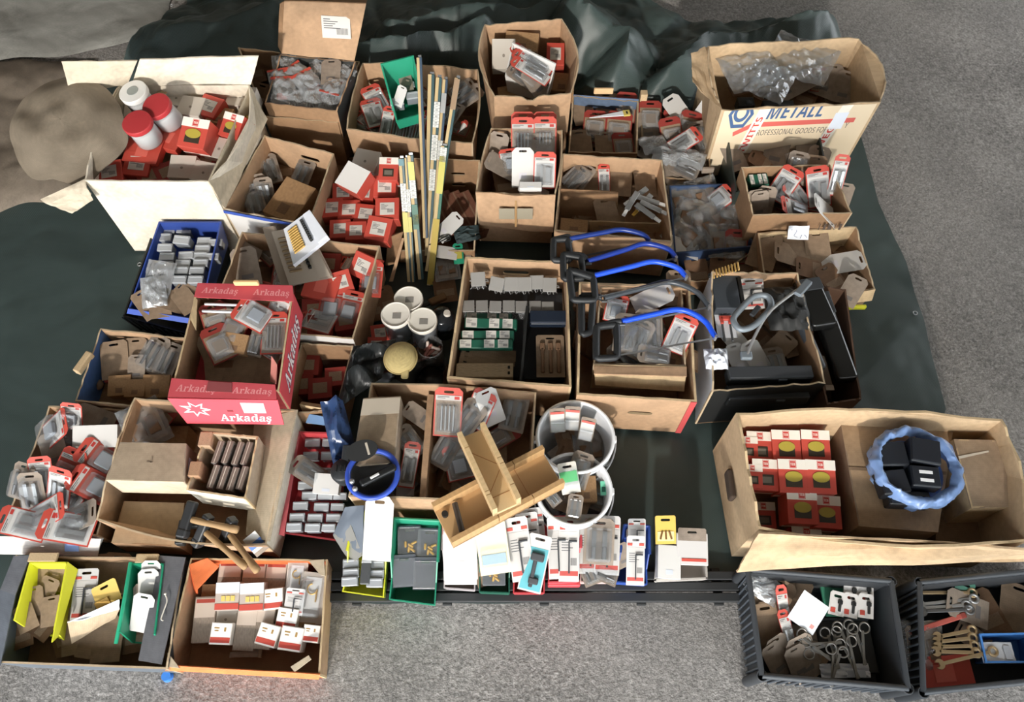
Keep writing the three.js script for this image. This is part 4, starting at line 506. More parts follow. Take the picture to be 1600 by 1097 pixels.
{ const k = one('long_carton', 'pale long carton with two end holes, centre box', 'carton', 757, 578, 0.23); part('carton', rbox(0.2, 0.05, 0.055, 0.003, 0, -0.025, 0), M('#d9c8ab', 0.8, { map: paperTex }), k); for (const z of [-0.01, 0.012]) part('hole', rbox(0.008, 0.002, 0.012, 0.001, 0.085, 0.0006, z), BLACK, k); part('front_panel', plate(0.19, 0.002, 0.002, 0, -0.02, 0.027), M('#c6b493', 0.8), k);
  const f = one('flat_case', 'glossy dark navy flat case in centre box', 'case', 860, 496, 0.25); part('case', rbox(0.15, 0.03, 0.055, 0.008, 0, -0.015, 0), M('#1c2431', 0.25), f); part('lid', rbox(0.146, 0.006, 0.05, 0.003, 0, 0.002, -0.002), M('#232d3d', 0.25), f);
  const c = one('tool_card', 'brown hang card with three long dark scrapers', 'card', 860, 556, 0.22); part('card', cardGeo(0.1, 0.17, 0.006), TAUPE, c); for (const x of [-0.028, 0, 0.028]) part('scraper', join(rbox(0.012, 0.008, 0.1, 0.003, x, 0.004, 0.02), rbox(0.018, 0.008, 0.03, 0.003, x, 0.004, -0.035)), BROWNCARD, c); }
// tubs and jars between the boxes
function tub(label, x, y, h, clear) { const t = one('plastic_tub', label, 'tub', x, y, h, 'white lidded tubs'); if (!clear) { part('lid', lathe([[0, -0.004], [0.046, -0.004], [0.049, 0.001], [0.053, 0.001], [0.054, -0.014], [0.05, -0.016]], 40), M('#e7e2d8', 0.5), t); part('label', plate(0.03, 0.024, 0.001, 0.004, -0.0034, 0.004), M('#8a8680', 0.7), t); part('body', lathe([[0.049, -0.016], [0.048, -0.13], [0, -0.132]], 36), CASE, t); part('contents', lathe([[0, -0.03], [0.045, -0.03], [0.045, -0.128], [0, -0.13]], 24), M('#6b625a', 0.8), t); } return t; }
tub('white lidded tub farthest back of the three', 638, 466, 0.24); tub('white lidded tub at left front of the three', 618, 491, 0.25); tub('white lidded tub at right front of the three', 660, 500, 0.24);
{ const t = one('glass_jar', 'open clear jar of red brown plugs near the tubs', 'jar', 672, 541, 0.22); part('jar', lathe([[0.044, 0], [0.046, -0.004], [0.044, -0.02], [0.046, -0.12], [0, -0.124]], 40), CLEAR, t); for (let i = 0; i < 9; i++) part('plug', moved(new THREE.CapsuleGeometry(0.006, 0.03, 3, 8), rr(-0.022, 0.022), -0.03 - rr(0, 0.03), rr(-0.022, 0.022), rr(0.6, 1.6), rr(0, 3), rr(-0.5, 0.5)), i % 3 ? M('#7d4a40', 0.6) : M('#c9b8ae', 0.5), t);
  const s = one('glass_jar', 'dark glossy round jar right of the tubs', 'jar', 690, 490, 0.2); part('jar', lathe([[0, 0], [0.03, -0.003], [0.045, -0.02], [0.05, -0.05], [0.046, -0.12], [0, -0.125]], 36), M('#23262a', 0.12), s); part('cap', new THREE.CylinderGeometry(0.012, 0.014, 0.012, 16).translate(0.02, 0.002, 0.0), M('#d7d2c8', 0.5), s);
  const b = one('brush', 'tan bristle brush lying behind the dark jar', 'brush', 684, 468, 0.14); b.rotation.y = 0.5; part('bristles', rbox(0.07, 0.02, 0.03, 0.006), M('#7a5f45', 0.95), b); part('handle', rbox(0.06, 0.012, 0.016, 0.005, -0.06, 0, 0), BLACK, b);
  const m = one('dust_mask', 'yellowed cup shaped dust mask on black bag', 'mask', 626, 560, 0.25); m.scale.set(1, 0.55, 1.1); part('cup', new THREE.SphereGeometry(0.056, 28, 14, 0, 6.3, 0, 1.5), M('#cdbb84', 0.85, { map: paperTex }), m); part('rim', moved(new THREE.TorusGeometry(0.056, 0.004, 6, 32), 0, 0.004, 0, Math.PI / 2), M('#b9a672', 0.9), m); part('tip', rbox(0.026, 0.014, 0.06, 0.008, 0.02, 0.01, 0.045), M('#cdbb84', 0.85), m);
  const k = one('plastic_bag', 'crumpled black plastic bag draped below the tubs', 'bag', 575, 590, 0.24); part('film', slab((u, v) => { const q = bil([[556, 552], [622, 540], [600, 600], [528, 652]].map(([x, y]) => P(x, y, 0.18)))(1 - u, v).sub(k.position), e = Math.min(1, 5 * u, 5 * (1 - u), 5 * v, 5 * (1 - v)); q.y += 0.05 + e * (0.07 * ridge(q.x, q.z, 9, 2) + 0.05 * nz(q.x * 14, q.z * 14, 3)); return q; }, 40, 40, 0.002, [0.3, 0.3], 0.9), M('#222526', 0.3), k);
  part('fold', slab((u, v) => { const q = bil([[590, 580], [700, 560], [690, 600], [588, 598]].map(([x, y]) => P(x, y, 0.1)))(1 - u, v).sub(k.position); q.y += 0.04 * ridge(q.x, q.z, 10, 4); return q; }, 24, 16, 0.002, [0.3, 0.3], 0.9), M('#1d1f20', 0.35), k);
  const n = one('plastic_bag', 'shiny navy blue crumpled plastic bag above red bin', 'bag', 530, 672, 0.26); part('film', slab((u, v) => { const q = bil([[500, 628], [536, 626], [556, 700], [524, 742]].map(([x, y], i) => P(x, y, i > 1 ? 0.2 : 0.3)))(1 - u, v).sub(n.position), e = Math.min(1, 5 * u, 5 * (1 - u)); q.y += e * (0.05 * ridge(q.x, q.z, 10, 7) + 0.03 * nz(q.x * 22, q.z * 22, 3)); return q; }, 36, 44, 0.002, [0.3, 0.3], 0.9), M('#2b3f63', 0.22), n); part('tail', slab((u, v) => { const q = bil([[540, 690], [556, 688], [552, 726], [536, 748]].map(([x, y]) => P(x, y, 0.2)))(1 - u, v).sub(n.position); q.y += 0.04 * nz(q.x * 30, q.z * 30, 1); return q; }, 20, 20, 0.002, [0.2, 0.2], 0.9), M('#23272c', 0.35), n); }
at('around white tubs'); many('redcarton', 0.12, [[594, 520, 10, 10, 0.8], [588, 540, 0, 10, 0.8]]); many('dark', 0.05, [[600, 470, 20, 10], [610, 540, 40, 5], [650, 560, 10, 5], [680, 580, 70, 4], [695, 450, 10, 10], [580, 480, 15, 10]]);
// hacksaws on the tall box
function hacksaw(label, s, b, e, hd, h, fm) {
  const o = one('hacksaw', label, 'hacksaw', b[0], b[1], h, undefined), L = ([x, y], k = h) => P(x, y, k).sub(o.position), tm = M(fm, 0.3), mid = [lerp(s[0], b[0], 0.55), lerp(s[1], b[1], 0.6) - 2];
  part('frame', tube([L(s), L(mid), L([b[0] - 18, b[1] - 1]), L([b[0] + 4, b[1] + 2]), L([lerp(b[0], e[0], 0.55) + 5, lerp(b[1], e[1], 0.42)]), L(e)], 0.0095, 60, 12), tm, o);
  const q = hd.map((p) => L(p, h)), w = (i, t) => q[0].clone().lerp(q[1], i).lerp(q[3].clone().lerp(q[2], i), t);
  part('grip', new THREE.TubeGeometry(new THREE.CatmullRomCurve3([w(0.12, 0.05), w(0.1, 0.9), w(0.9, 0.95), w(0.88, 0.1)], true, 'catmullrom', 0.1), 48, 0.0125, 8, true), M('#24272a', 0.5), o);
  part('guard', tube([w(0.1, 0.02), w(0.95, 0.0), L(s).lerp(w(0.9, 0.05), 0.2)], 0.011, 16, 10), M('#2c2f33', 0.5), o);
  const ws = w(0.6, 0.92), le = L(e), d = le.clone().sub(ws), bl = part('blade', rbox(d.length(), 0.012, 0.0015, 0.0005), DSTEEL, o, ws.clone().lerp(le, 0.5)); bl.quaternion.setFromUnitVectors(V(1, 0, 0), d.normalize());
  part('pin', rod(0.005, 0.024, 10), STEEL, o, le); part('wing_nut', rbox(0.022, 0.008, 0.012, 0.003), DSTEEL, o, L(s).add(V(0, 0, 0.012)));
}
hacksaw('hacksaw with blue frame darkened for shade, farthest back of five', [890, 373], [986, 360], [1016, 380], [[862, 374], [890, 370], [894, 408], [862, 410]], 0.35, '#223a86');  // the two rear frames are darker blue: shade put in the colour
hacksaw('second blue hacksaw from the back, frame darkened for shade', [919, 408], [1024, 382], [1056, 404], [[876, 396], [912, 400], [914, 436], [878, 440]], 0.36, '#2540a0');
hacksaw('bright blue thin framed hacksaw, middle of the five', [926, 431], [1036, 410], [1072, 434], [[884, 420], [932, 432], [934, 470], [892, 474]], 0.38, '#2a5ae6');
hacksaw('dark grey framed hacksaw between the two bright blue ones', [944, 466], [1058, 442], [1108, 480], [[906, 460], [930, 462], [924, 520], [908, 530]], 0.37, '#454b52');
hacksaw('thick bright blue hacksaw nearest the camera of the five', [972, 502], [1072, 485], [1118, 528], [[928, 510], [968, 502], [968, 560], [928, 566]], 0.4, '#1f53e0');
at('in hacksaw inner carton'); jumble(['dark', 'dusk', 'back', 'clear'], 0.2, [[945, 460], [1062, 460], [1066, 560], [938, 560]], 12, 18);
put('whiteback', 1020, 466, 0.29, -72, 22, [1, 1, 1]); put('redclear', 963, 482, 0.27, -14, 24, 0.8); put('red', 1063, 522, 0.3, -28, 30, 0.95); many('clear', 0.28, [[1014, 516, -2, 14, 1.2], [979, 520, -8, 14, 1.1], [995, 528, -30, 20, 1.1], [1022, 556, 80, 10, 0.9]]); put('back', 1060, 450, 0.26, 0, 30, 1); put('kraft', 1052, 556, 0.25, -20, 10, 1);
part('inner_flap', sheet([[928, 570, 0.295], [1073, 573, 0.295], [1069, 612, 0.24], [930, 602, 0.24]].map(([x, y, h]) => B.Q2.loc(P(x, y, h))), 0.006, 0.003, 6), KRAFT_L, B.Q2.g); part('top_flap', sheet([[928, 572, 0.295], [1073, 574, 0.295], [1073, 588, 0.298], [928, 584, 0.298]].map(([x, y, h]) => B.Q2.loc(P(x, y, h))), 0.005, 0.002, 4), KRAFT, B.Q2.g);
{ const [, , tr, tl] = B.Q.top, [, , fr, fl] = B.Q.foot; part('red_stripe', sheet([tl.clone().lerp(tr, 0.95), tr, fr, fl.clone().lerp(fr, 0.95)].map((p) => B.Q.loc(p).add(V(0, 0, 0.003))), 0.002, 0, 2), M('#b9494a', 0.8), B.Q.g); }
at('in tall hacksaw box'); many('dark', 0.1, [[915, 480, 80, 40], [915, 540, 80, 40], [1078, 560, 80, 30]]);
// ---------------------------------------------------------------- left side and front
at('in narrow oval hole box'); many('clear', 0.2, [[386, 305, 22, 24, 1], [404, 298, 14, 40, 1], [421, 264, 20, 20, 1], [473, 272, -20, 20, 1], [414, 300, 10, 50, 0.9], [398, 316, 20, 20, 1]]); put('kraft', 452, 312, 0.25, -27, 8, [1.55, 1, 2.1], 0); put('dark', 440, 262, 0.15, 10, 10, 1.2);
part('blue_stripe', sheet([[349, 328, 0.302], [482, 353, 0.302], [481, 357, 0.29], [350, 332, 0.29]].map(([x, y, h]) => B.R.loc(P(x, y, h).add(V(0, 0, 0.003)))), 0.002, 0, 4), M('#2d4ca0', 0.6), B.R.g);
// red cartons
at('in red carton stack'); many('redcarton', 0.21, [[519, 324, 4, 8, 1.02], [545, 327, 2, 8, 1.02], [571, 334, -8, 10, 1.02], [605, 326, 2, 14, 1.1, 0.04], [531, 357, 4, 8, 0.95], [556, 360, 2, 8, 0.95], [591, 357, -12, 16, 1.15, 0.02], [568, 300, -4, 14, 1], [601, 291, 0, 22, 1.05, 0.04], [536, 300, 4, 10, 1]]);
put('windowgrey', 607, 264, 0.3, -2, 20, [0.9, 0.9, 0.95]); put('plain', 571, 250, 0.26, -14, 10, 1.15); put('plain', 584, 268, 0.24, -10, 10, 0.9);
{ const o = put('redcarton', 551, 277, 0.32, -32, 18, [1.25, 1.1, 1.2], 0, 'big tilted carton with blank white top'); const t = new THREE.Mesh(plate(0.0852, 0.0854, 0.002, 0, 0.001, 0), M('#dcd9d6', 0.7)); t.name = 'white_top'; o.add(t); }
{ const o = put('whitecarton', 606, 374, 0.16, -6, 30, [0.45, 1, 0.5], 0, 'narrow white side of a red carton'); }
// box S with display packs
at('in red pack box'); jumble(['redcartondark', 'dusk', 'red', 'dark', 'dusk'], 0.15, [[395, 385], [580, 400], [545, 510], [350, 490]], 18, 12);
many('redcartondark', 0.18, [[493, 484, 6, 10, 1.2], [512, 412, -4, 16, 1.1], [540, 500, 10, 8, 1], [500, 508, 4, 8, 1.1]]); many('redflat', 0.22, [[502, 446, -14, 14, 1.2]]); many('redcarton', 0.22, [[566, 416, -28, 34, 1.1], [532, 441, 20, 24, 1]]); many('redblock', 0.19, [[518, 477, -6, 14, 1.1], [547, 482, -14, 14, 1], [580, 436, -4, 20, 1]]); many('greyback', 0.2, [[384, 417, 14, 24, 1.1], [388, 392, 80, 40, 0.7]]);
function displayPack(label, q, bm, rods, h0) { const pts = q.map(([x, y, h]) => P(x, y, h)), c = V(); pts.forEach((p) => c.addScaledVector(p, 0.25)); const g = thing('display_pack', label, 'pack', c), b = bil(pts.map((p) => p.clone().sub(c)));
  part('case', sheet(pts.map((p) => p.clone().sub(c)), 0.024, 0, 2), bm, g); const n = b(1, 0).sub(b(0, 0)).cross(b(0, 1).sub(b(0, 0))).normalize().negate(); if (n.y < 0) n.negate();
  for (let i = 0; i < rods; i++) { const v = 0.16 + i * 0.68 / rods, A = b(0.14, v), C = b(0.4, v), m = part('rod', new THREE.CapsuleGeometry(0.0045, A.distanceTo(C), 3, 8), h0, g, A.clone().lerp(C, 0.5).addScaledVector(n, 0.003)); m.quaternion.setFromUnitVectors(V(0, 1, 0), C.clone().sub(A).normalize()); const e = part('socket', rbox(0.013, 0.012, 0.011, 0.002), BLACK, g, b(0.62, v - 0.02).addScaledVector(n, 0.003)); e.quaternion.copy(m.quaternion); }
  const s = part('spine', sheet([b(0.74, 0.03), b(0.99, 0.03), b(0.99, 0.97), b(0.74, 0.97)].map((p) => p.addScaledVector(n, 0.009)), 0.01, 0, 1), bm, g); return g; }
displayPack('grey display pack second in the slanted stack', [[424, 362, 0.31], [478, 352, 0.33], [520, 434, 0.24], [452, 446, 0.22]], M('#a89c8e', 0.7), 9, M('#8f7a5c', 0.6));
displayPack('brown worn display pack lowest in the slanted stack', [[410, 356, 0.27], [432, 352, 0.29], [470, 440, 0.22], [440, 450, 0.2]], M('#8d8072', 0.7), 0, BRASS);
displayPack('white display pack with row of brass rods on top', [[443, 358, 0.36], [484, 328, 0.38], [513, 370, 0.36], [458, 414, 0.33]], M('#dfe3ec', 0.5), 10, M('#d9b46a', 0.4, { metalness: 0.5 }));
at('in end red box'); many('redcartondark', 0.14, [[470, 600, 4, 6, 1], [500, 606, 6, 6, 1], [524, 588, 6, 6, 0.9], [480, 570, 0, 6, 1]]); part('inner_panel', sheet([[468, 536, 0.2], [550, 540, 0.2], [545, 580, 0.06], [462, 576, 0.06]].map(([x, y, h]) => B.T.loc(P(x, y, h))), 0.005, 0.003, 4), board('#574334'), B.T.g);
// red fruit crate
const CR = M('#c8474f', 0.75, { map: paperTex });
const fruitTex = (main) => canvasTex(512, 160, (c, w, h) => { c.fillStyle = main ? '#d9505c' : '#b9474f'; c.fillRect(0, 0, w, h); c.fillStyle = '#f2e6e2'; c.strokeStyle = '#f7f1ee'; c.font = 'italic bold 62px serif';  // front red brightest, tops and side duller: light in the colours
  if (main) { c.fillText('Arkadaş', 190, 140, 270); c.fillRect(330, 20, 110, 64); c.lineWidth = 6; c.beginPath(); for (let i = 0; i <= 14; i++) { const a = i / 14 * 6.283, r = (i % 2 ? 24 : 52); c[i ? 'lineTo' : 'moveTo'](100 + r * 1.3 * Math.cos(a), 66 + r * 0.8 * Math.sin(a)); } c.closePath(); c.stroke(); c.fillStyle = '#7a2a30'; c.fillRect(250, 66, 30, 12); }
  else { c.globalAlpha = 0.4; c.font = 'italic bold 84px serif'; c.fillText('Arkadaş', 30, 110, 190); c.fillText('Arkadaş', 300, 110, 190); } });
const FRONT = M('#ffffff', 0.7, { map: fruitTex(true) }), TOPS = M('#ffffff', 0.75, { map: fruitTex(false) });
function printPanel(bx, name, q, m, th = 0.004) { const g = sheet(q.map(([x, y, h, dz]) => bx.loc(P(x, y, h).add(V(0, 0, dz ?? 0)))), th, 0.001, 6), uv = g.attributes.uv; let mx = 0, my = 0; for (let i = 0; i < uv.count; i++) { mx = Math.max(mx, uv.getX(i)); my = Math.max(my, uv.getY(i)); } for (let i = 0; i < uv.count; i++) uv.setXY(i, 1 - uv.getX(i) / mx, 1 - uv.getY(i) / my); return part(name, g, m, bx.g); }
printPanel(B.V, 'top_strip', [[309, 442, 0.425], [457, 446, 0.425], [459, 471, 0.42], [303, 464, 0.42]], TOPS); printPanel(B.V, 'top_strip', [[268, 591, 0.425], [430, 601, 0.425], [432, 624, 0.42], [262, 620, 0.42]], TOPS);
printPanel(B.V, 'front_print', [[262, 621, 0.42, 0.004], [434, 624, 0.42, 0.004], [444, 661, 0.29, 0.006], [293, 659, 0.29, 0.006]], FRONT);
{ const side = canvasTex(512, 128, (c, w, h) => { c.fillStyle = '#c8474f'; c.fillRect(0, 0, w, h); c.fillStyle = '#efe7e6'; c.strokeStyle = '#3c3350'; c.lineWidth = 7; c.font = 'italic bold 92px serif'; c.strokeText('Arkadaş', 60, 96, 380); c.fillText('Arkadaş', 60, 96, 380); });
  const t = B.V.top, f = B.V.foot, o = V(0.0035, 0, 0), q = [t[1], t[2], f[2], f[1]].map((p) => B.V.loc(p).add(o)), g = slab((u, v) => bil([q[0], q[1], q[2], q[3]])(u, v), 4, 2, 0.002, [1, 1]); const uv = g.attributes.uv; for (let i = 0; i < uv.count; i++) uv.setXY(i, 1 - uv.getX(i), 1 - uv.getY(i)); part('side_print', g, M('#ffffff', 0.7, { map: side }), B.V.g); }
part('hand_slot', sheet([[325, 596, 0.428], [362, 598, 0.428], [362, 613, 0.424], [322, 611, 0.424]].map(([x, y, h]) => B.V.loc(P(x, y, h))), 0.003, 0, 2), M('#7d3a3c', 0.9), B.V.g); part('tab', rbox(0.085, 0.022, 0.014, 0.005), M('#e0bb87', 0.8), B.V.g, B.V.loc(P(385, 442, 0.44))); part('corner_fold', sheet([[424, 556, 0.42], [433, 570, 0.42], [430, 600, 0.42], [422, 596, 0.4]].map(([x, y, h]) => B.V.loc(P(x, y, h))), 0.005, 0.001, 3), M('#d98a80', 0.8), B.V.g); part('corner_fold', sheet([[303, 464, 0.42], [308, 468, 0.42], [306, 516, 0.42], [298, 500, 0.42]].map(([x, y, h]) => B.V.loc(P(x, y, h))), 0.005, 0.001, 3), KRAFT_L, B.V.g);
at('in red fruit crate'); many('back', 0.33, [[343, 572, 14, 4, 1.1], [376, 576, -6, 4, 1.15], [412, 572, -4, 4, 1], [334, 545, 30, 6, 1], [395, 556, 10, 6, 1]]); put('dark', 360, 548, 0.335, 0, 4, 1);
put('redclear', 394, 491, 0.4, 66, 18, 0.95); many('dusk', 0.37, [[338, 503, 20, 26, 1], [366, 512, -20, 10, 1], [342, 536, 30, 10, 1]]); put('greyback', 359, 504, 0.37, -16, 20, 0.9); put('kraft', 367, 536, 0.375, -10, 14, [0.9, 1, 0.8]); put('redbits', 428, 520, 0.37, 2, 12, 1); put('red', 434, 484, 0.37, -24, 30, 0.9); put('clear', 401, 536, 0.36, -14, 20, 0.7); put('redlong', 416, 548, 0.34, 60, 10, 0.7);
[['upper', 350, 476], ['lower', 346, 487]].forEach(([n, x, y]) => { const r = one('steel_rod', `${n} of two white steel rods in red fruit crate`, 'rod', x, y, 0.4); r.rotation.y = rad(-2); part('rod', moved(rod(0.005, 0.13, 10), 0, 0, 0, 0, 0, Math.PI / 2), M('#dfe3ea', 0.3, { metalness: 0.3 }), r); part('point', moved(new THREE.ConeGeometry(0.005, 0.02, 10), 0.075, 0, 0, 0, 0, -Math.PI / 2), STEEL, r); });
// blue tray of cases
at('in deep blue tray'); many('case', 0.21, [[262, 358, 0, 6], [287, 358, -2, 6], [255, 370, 0, 6, 1.05], [283, 374, -6, 10, 1.1, 0.03], [257, 386, 0, 8, 1, 0.02], [319, 376, 0, 6], [336, 378, 0, 6, 0.9], [316, 388, 0, 6, 1.05], [313, 399, 0, 6], [331, 400, 0, 6, 0.9], [285, 411, 0, 6], [313, 410, 0, 6], [258, 414, 0, 6], [282, 422, 0, 6], [307, 422, 0, 6], [279, 436, 0, 6], [305, 436, 0, 6], [260, 400, 0, 6], [290, 398, 4, 6]]);
many('bag', 0.22, [[247, 437, -10, 20, 1.1], [240, 456, 10, 20, 0.9]]); many('back', 0.19, [[231, 474, 40, 20, 0.9], [270, 470, 80, 20, 0.95], [290, 470, 40, 10, 0.8], [250, 474, 10, 10, 0.9], [294, 456, 60, 20, 0.7]]);
part('front_lip', sheet([[200, 482, 0.185], [312, 500, 0.185], [310, 508, 0.17], [198, 490, 0.17]].map(([x, y, h]) => B.W.loc(P(x, y, h))), 0.008, 0, 4), M('#3150ad', 0.4), B.W.g);
for (let i = 0; i < 12; i++) { const f = B.W2.top, a = f[3].clone().lerp(f[2], i / 11), b = B.W2.foot[3].clone().lerp(B.W2.foot[2], Math.min(1, i / 11 + 0.1)); part('lattice_bar', tube([a, b].map((p) => B.W2.loc(p).add(V(0, 0, 0.006))), 0.004, 2, 6), M('#474d52', 0.5), B.W2.g); }
// fruit tray with blue end
at('in blue ended tray'); jumble(['dark', 'dusk', 'dark'], 0.06, [[180, 535], [285, 540], [260, 625], [150, 615]], 7, 8);
many('back', 0.12, [[179, 562, 10, 18, 1.1], [211, 552, 4, 18, 0.9]]); many('kraft', 0.11, [[186, 602, 4, 14, 0.9], [243, 603, 0, 14, [1.1, 1, 1]], [211, 606, 2, 6, 0.8]]); put('redcartondark', 181, 582, 0.1, 2, 10, 0.9); put('greyback', 213, 575, 0.12, 2, 20, 0.7); many('clear', 0.13, [[240, 552, -30, 20, 1.1], [263, 562, -20, 16, 1]]); part('tab', rbox(0.025, 0.03, 0.085, 0.005).rotateY(-0.35), KRAFT_L, B.X.g, B.X.loc(P(131, 567, 0.165)));
{ const s = one('pebble', 'small pale stone lying in the blue ended tray', 'stone', 153, 602, 0.07), g = new THREE.IcosahedronGeometry(0.02, 2), p = g.attributes.position; for (let i = 0; i < p.count; i++) { const k = 1 + 0.25 * nz(p.getX(i) * 60, p.getY(i) * 60, p.getZ(i) * 60); p.setXYZ(i, p.getX(i) * k, p.getY(i) * k * 0.7, p.getZ(i) * k); } g.computeVertexNormals(); part('stone', g, TAUPE, s); }
// heap of blister packs at the left edge
at('in left heaped tray'); jumble(['redblock', 'dusk', 'greyback', 'red', 'clear'], 0.08, [[88, 650], [190, 655], [150, 830], [20, 820]], 18, 18);
put('redclear', 112, 650, 0.2, -6, 44, 0.75); put('redclear', 86, 670, 0.19, -66, 34, 1.05); put('whitecarton', 148, 682, 0.2, 2, 24, [1.5, 0.6, 0.85]); put('greyback', 146, 655, 0.15, 74, 14, 1); many('redblock', 0.18, [[157, 716, 66, 24, 1.1], [145, 758, 68, 24, 1.1], [104, 736, -22, 16, 1.1]]); put('greyback', 84, 704, 0.16, 20, 24, 0.9); many('red', 0.19, [[64, 742, 6, 34, 0.85], [92, 762, -16, 40, 0.95], [72, 802, -70, 24, 1.05], [36, 818, 82, 30, 1], [104, 824, 84, 20, 1.1]]); many('clear', 0.18, [[34, 752, -16, 30, 0.95], [124, 808, -76, 24, 1.1], [50, 768, 4, 40, 1]]);
printPanel(B.Y, 'printed_flap', [[-4, 838, 0.15], [158, 842, 0.15], [152, 869, 0.12], [-14, 866, 0.12]], M('#f1f0ef', 0.7, { map: paperTex }));
part('blue_print', uvFit(plate(0.045, 0.028, 0.001)).rotateX(rad(30)), M('#7f97c8', 0.7), B.Y.g, B.Y.loc(P(112, 855, 0.143))); part('side_tab', sheet([[144, 838, 0.14], [160, 842, 0.14], [150, 868, 0.08], [138, 862, 0.08]].map(([x, y, h]) => B.Y.loc(P(x, y, h))), 0.005, 0.002, 3), M('#c9cdd4', 0.7), B.Y.g);
// cut down carton Z
at('in hammer handle carton');
{ const o = one('closed_carton', 'closed grey brown carton with pale label on its end', 'carton', 234, 722, 0.31); o.rotation.y = 0.0; const t = [[188, 691], [291, 693], [288, 753], [165, 750]].map(([x, y]) => P(x, y, 0.31)), f = t.map((p) => V(p.x, 0.19, p.z)), ob = o.position; const pr = (n, q, m, th = 0.004) => part(n, sheet(q.map((p) => p.clone().sub(ob)), th, 0.0008, 4), m, o);
  pr('top', t, board('#b8a690')); pr('front', [t[3], t[2], f[2], f[3]], board('#dccdb4')); pr('side', [t[2], t[1], f[1], f[2]], board('#a59786')); pr('side', [t[0], t[3], f[3], f[0]], board('#a59786')); pr('back', [t[1], t[0], f[0], f[1]], board('#a59786')); part('end_label', sheet([t[2].clone().lerp(t[1], 0.2), t[2].clone().lerp(t[1], 0.7), f[2].clone().lerp(f[1], 0.7), f[2].clone().lerp(f[1], 0.2)].map((p, i) => p.clone().sub(ob).add(V(0.003, i < 2 ? -0.025 : 0.02, 0))), 0.002, 0, 2), M('#aab4c6', 0.7), o); part('smudge', join(plate(0.02, 0.004, 0.001, 0, 0.001, 0), plate(0.005, 0.022, 0.001, 0.004, 0.001, -0.008)), M('#8f7f6c', 0.8), o);  // front paler, sides darker: light and shade put into the board colours
  const l = one('closed_carton', 'flat brown carton in front of the pale labelled one', 'carton', 234, 818, 0.16); const t2 = [[194, 783], [288, 786], [280, 854], [174, 848]].map(([x, y]) => P(x, y, 0.16)), f2 = t2.map((p) => V(p.x, 0.05, p.z)), pr2 = (n, q, m) => part(n, sheet(q.map((p) => p.clone().sub(l.position)), 0.004, 0.0008, 4), m, l); pr2('top', t2, board('#b39a7c')); pr2('front', [t2[3], t2[2], f2[2], f2[3]], KRAFT_D); pr2('side', [t2[2], t2[1], f2[1], f2[2]], KRAFT_D); pr2('side', [t2[0], t2[3], f2[3], f2[0]], KRAFT_D); part('smudge', plate(0.06, 0.01, 0.001, 0.02, 0.001, 0.03), M('#9c8060', 0.8), l); }
B.ZS = crate({ name: 'display_tray', label: 'pale open carton of upright glossy slat packs', cat: 'tray', rim: [[322, 674], [404, 682], [384, 780], [291, 766]], h: 0.3, base: 0.16, mat: board('#c7b299'), edge: KRAFT_L, wmats: [null, board('#b9aa98'), CREAM, null] });  // pale front and greyer right wall carry the light in their colours
at('in slat pack tray'); { const pk = [[340, 706], [355, 706], [371, 708], [385, 708], [333, 744], [348, 746], [363, 748], [378, 746]]; kind('slat', 'slat_pack', 'upright glossy brown pack', 'pack', () => { const g = G(); part('pack', rbox(0.024, 0.09, 0.078, 0.003, 0, -0.045, 0), M('#7d6f66', 0.3), g); part('seam', rbox(0.003, 0.002, 0.074, 0.0008, 0, 0.0006, 0), M('#cfc4b8', 0.4), g); part('film', rbox(0.026, 0.03, 0.08, 0.003, 0, -0.016, 0), CLEAR, g); return g; }); pk.forEach(([x, y], i) => put('slat', x, y, 0.29, -10, 4, [0.9, 1, 0.98])); part('end_box', rbox(0.04, 0.07, 0.05, 0.003), board('#c9a98c'), B.ZS.g, B.ZS.loc(P(326, 692, 0.27))); part('end_box', rbox(0.036, 0.07, 0.05, 0.003), board('#c49c7c'), B.ZS.g, B.ZS.loc(P(310, 738, 0.27))); }
at('in hammer handle carton'); put('brownbag', 226, 664, 0.2, 30, 14, 1.1); many('dusk', 0.17, [[250, 656, -40, 16, 0.9], [212, 676, 20, 14, 0.9]]); put('kraft', 262, 690, 0.12, 0, 0, 1.4);
function hammer(label, a, b, head) { const A = P(...a), C = P(...b), o = thing('hammer', label, 'hammer', A.clone().lerp(C, 0.5)), d = C.clone().sub(A), L = d.length(); d.normalize(); o.quaternion.setFromUnitVectors(V(0, 1, 0), d); part('handle', lathe([[0, -L / 2], [0.009, -L / 2], [0.0105, -L * 0.2], [0.0095, L * 0.1], [0.0125, L * 0.4], [0.012, L / 2], [0, L / 2 + 0.003]], 14), M('#a88a64', 0.7, { map: woodTex }), o); if (head) { part('head', join(rbox(0.03, 0.03, 0.11, 0.006), rbox(0.036, 0.034, 0.03, 0.008, 0, 0, 0.045)).translate(0, -L / 2 + 0.016, 0), M('#2a2b2d', 0.45), o); } }
hammer('wooden hammer handle lying crosswise on the other two', [286, 809, 0.25], [371, 828, 0.26], true); hammer('long wooden hammer handle pointing at the orange tray', [312, 824, 0.22], [384, 886, 0.24], true); hammer('shorter wooden hammer handle right of the long one', [352, 826, 0.22], [402, 892, 0.25], true);
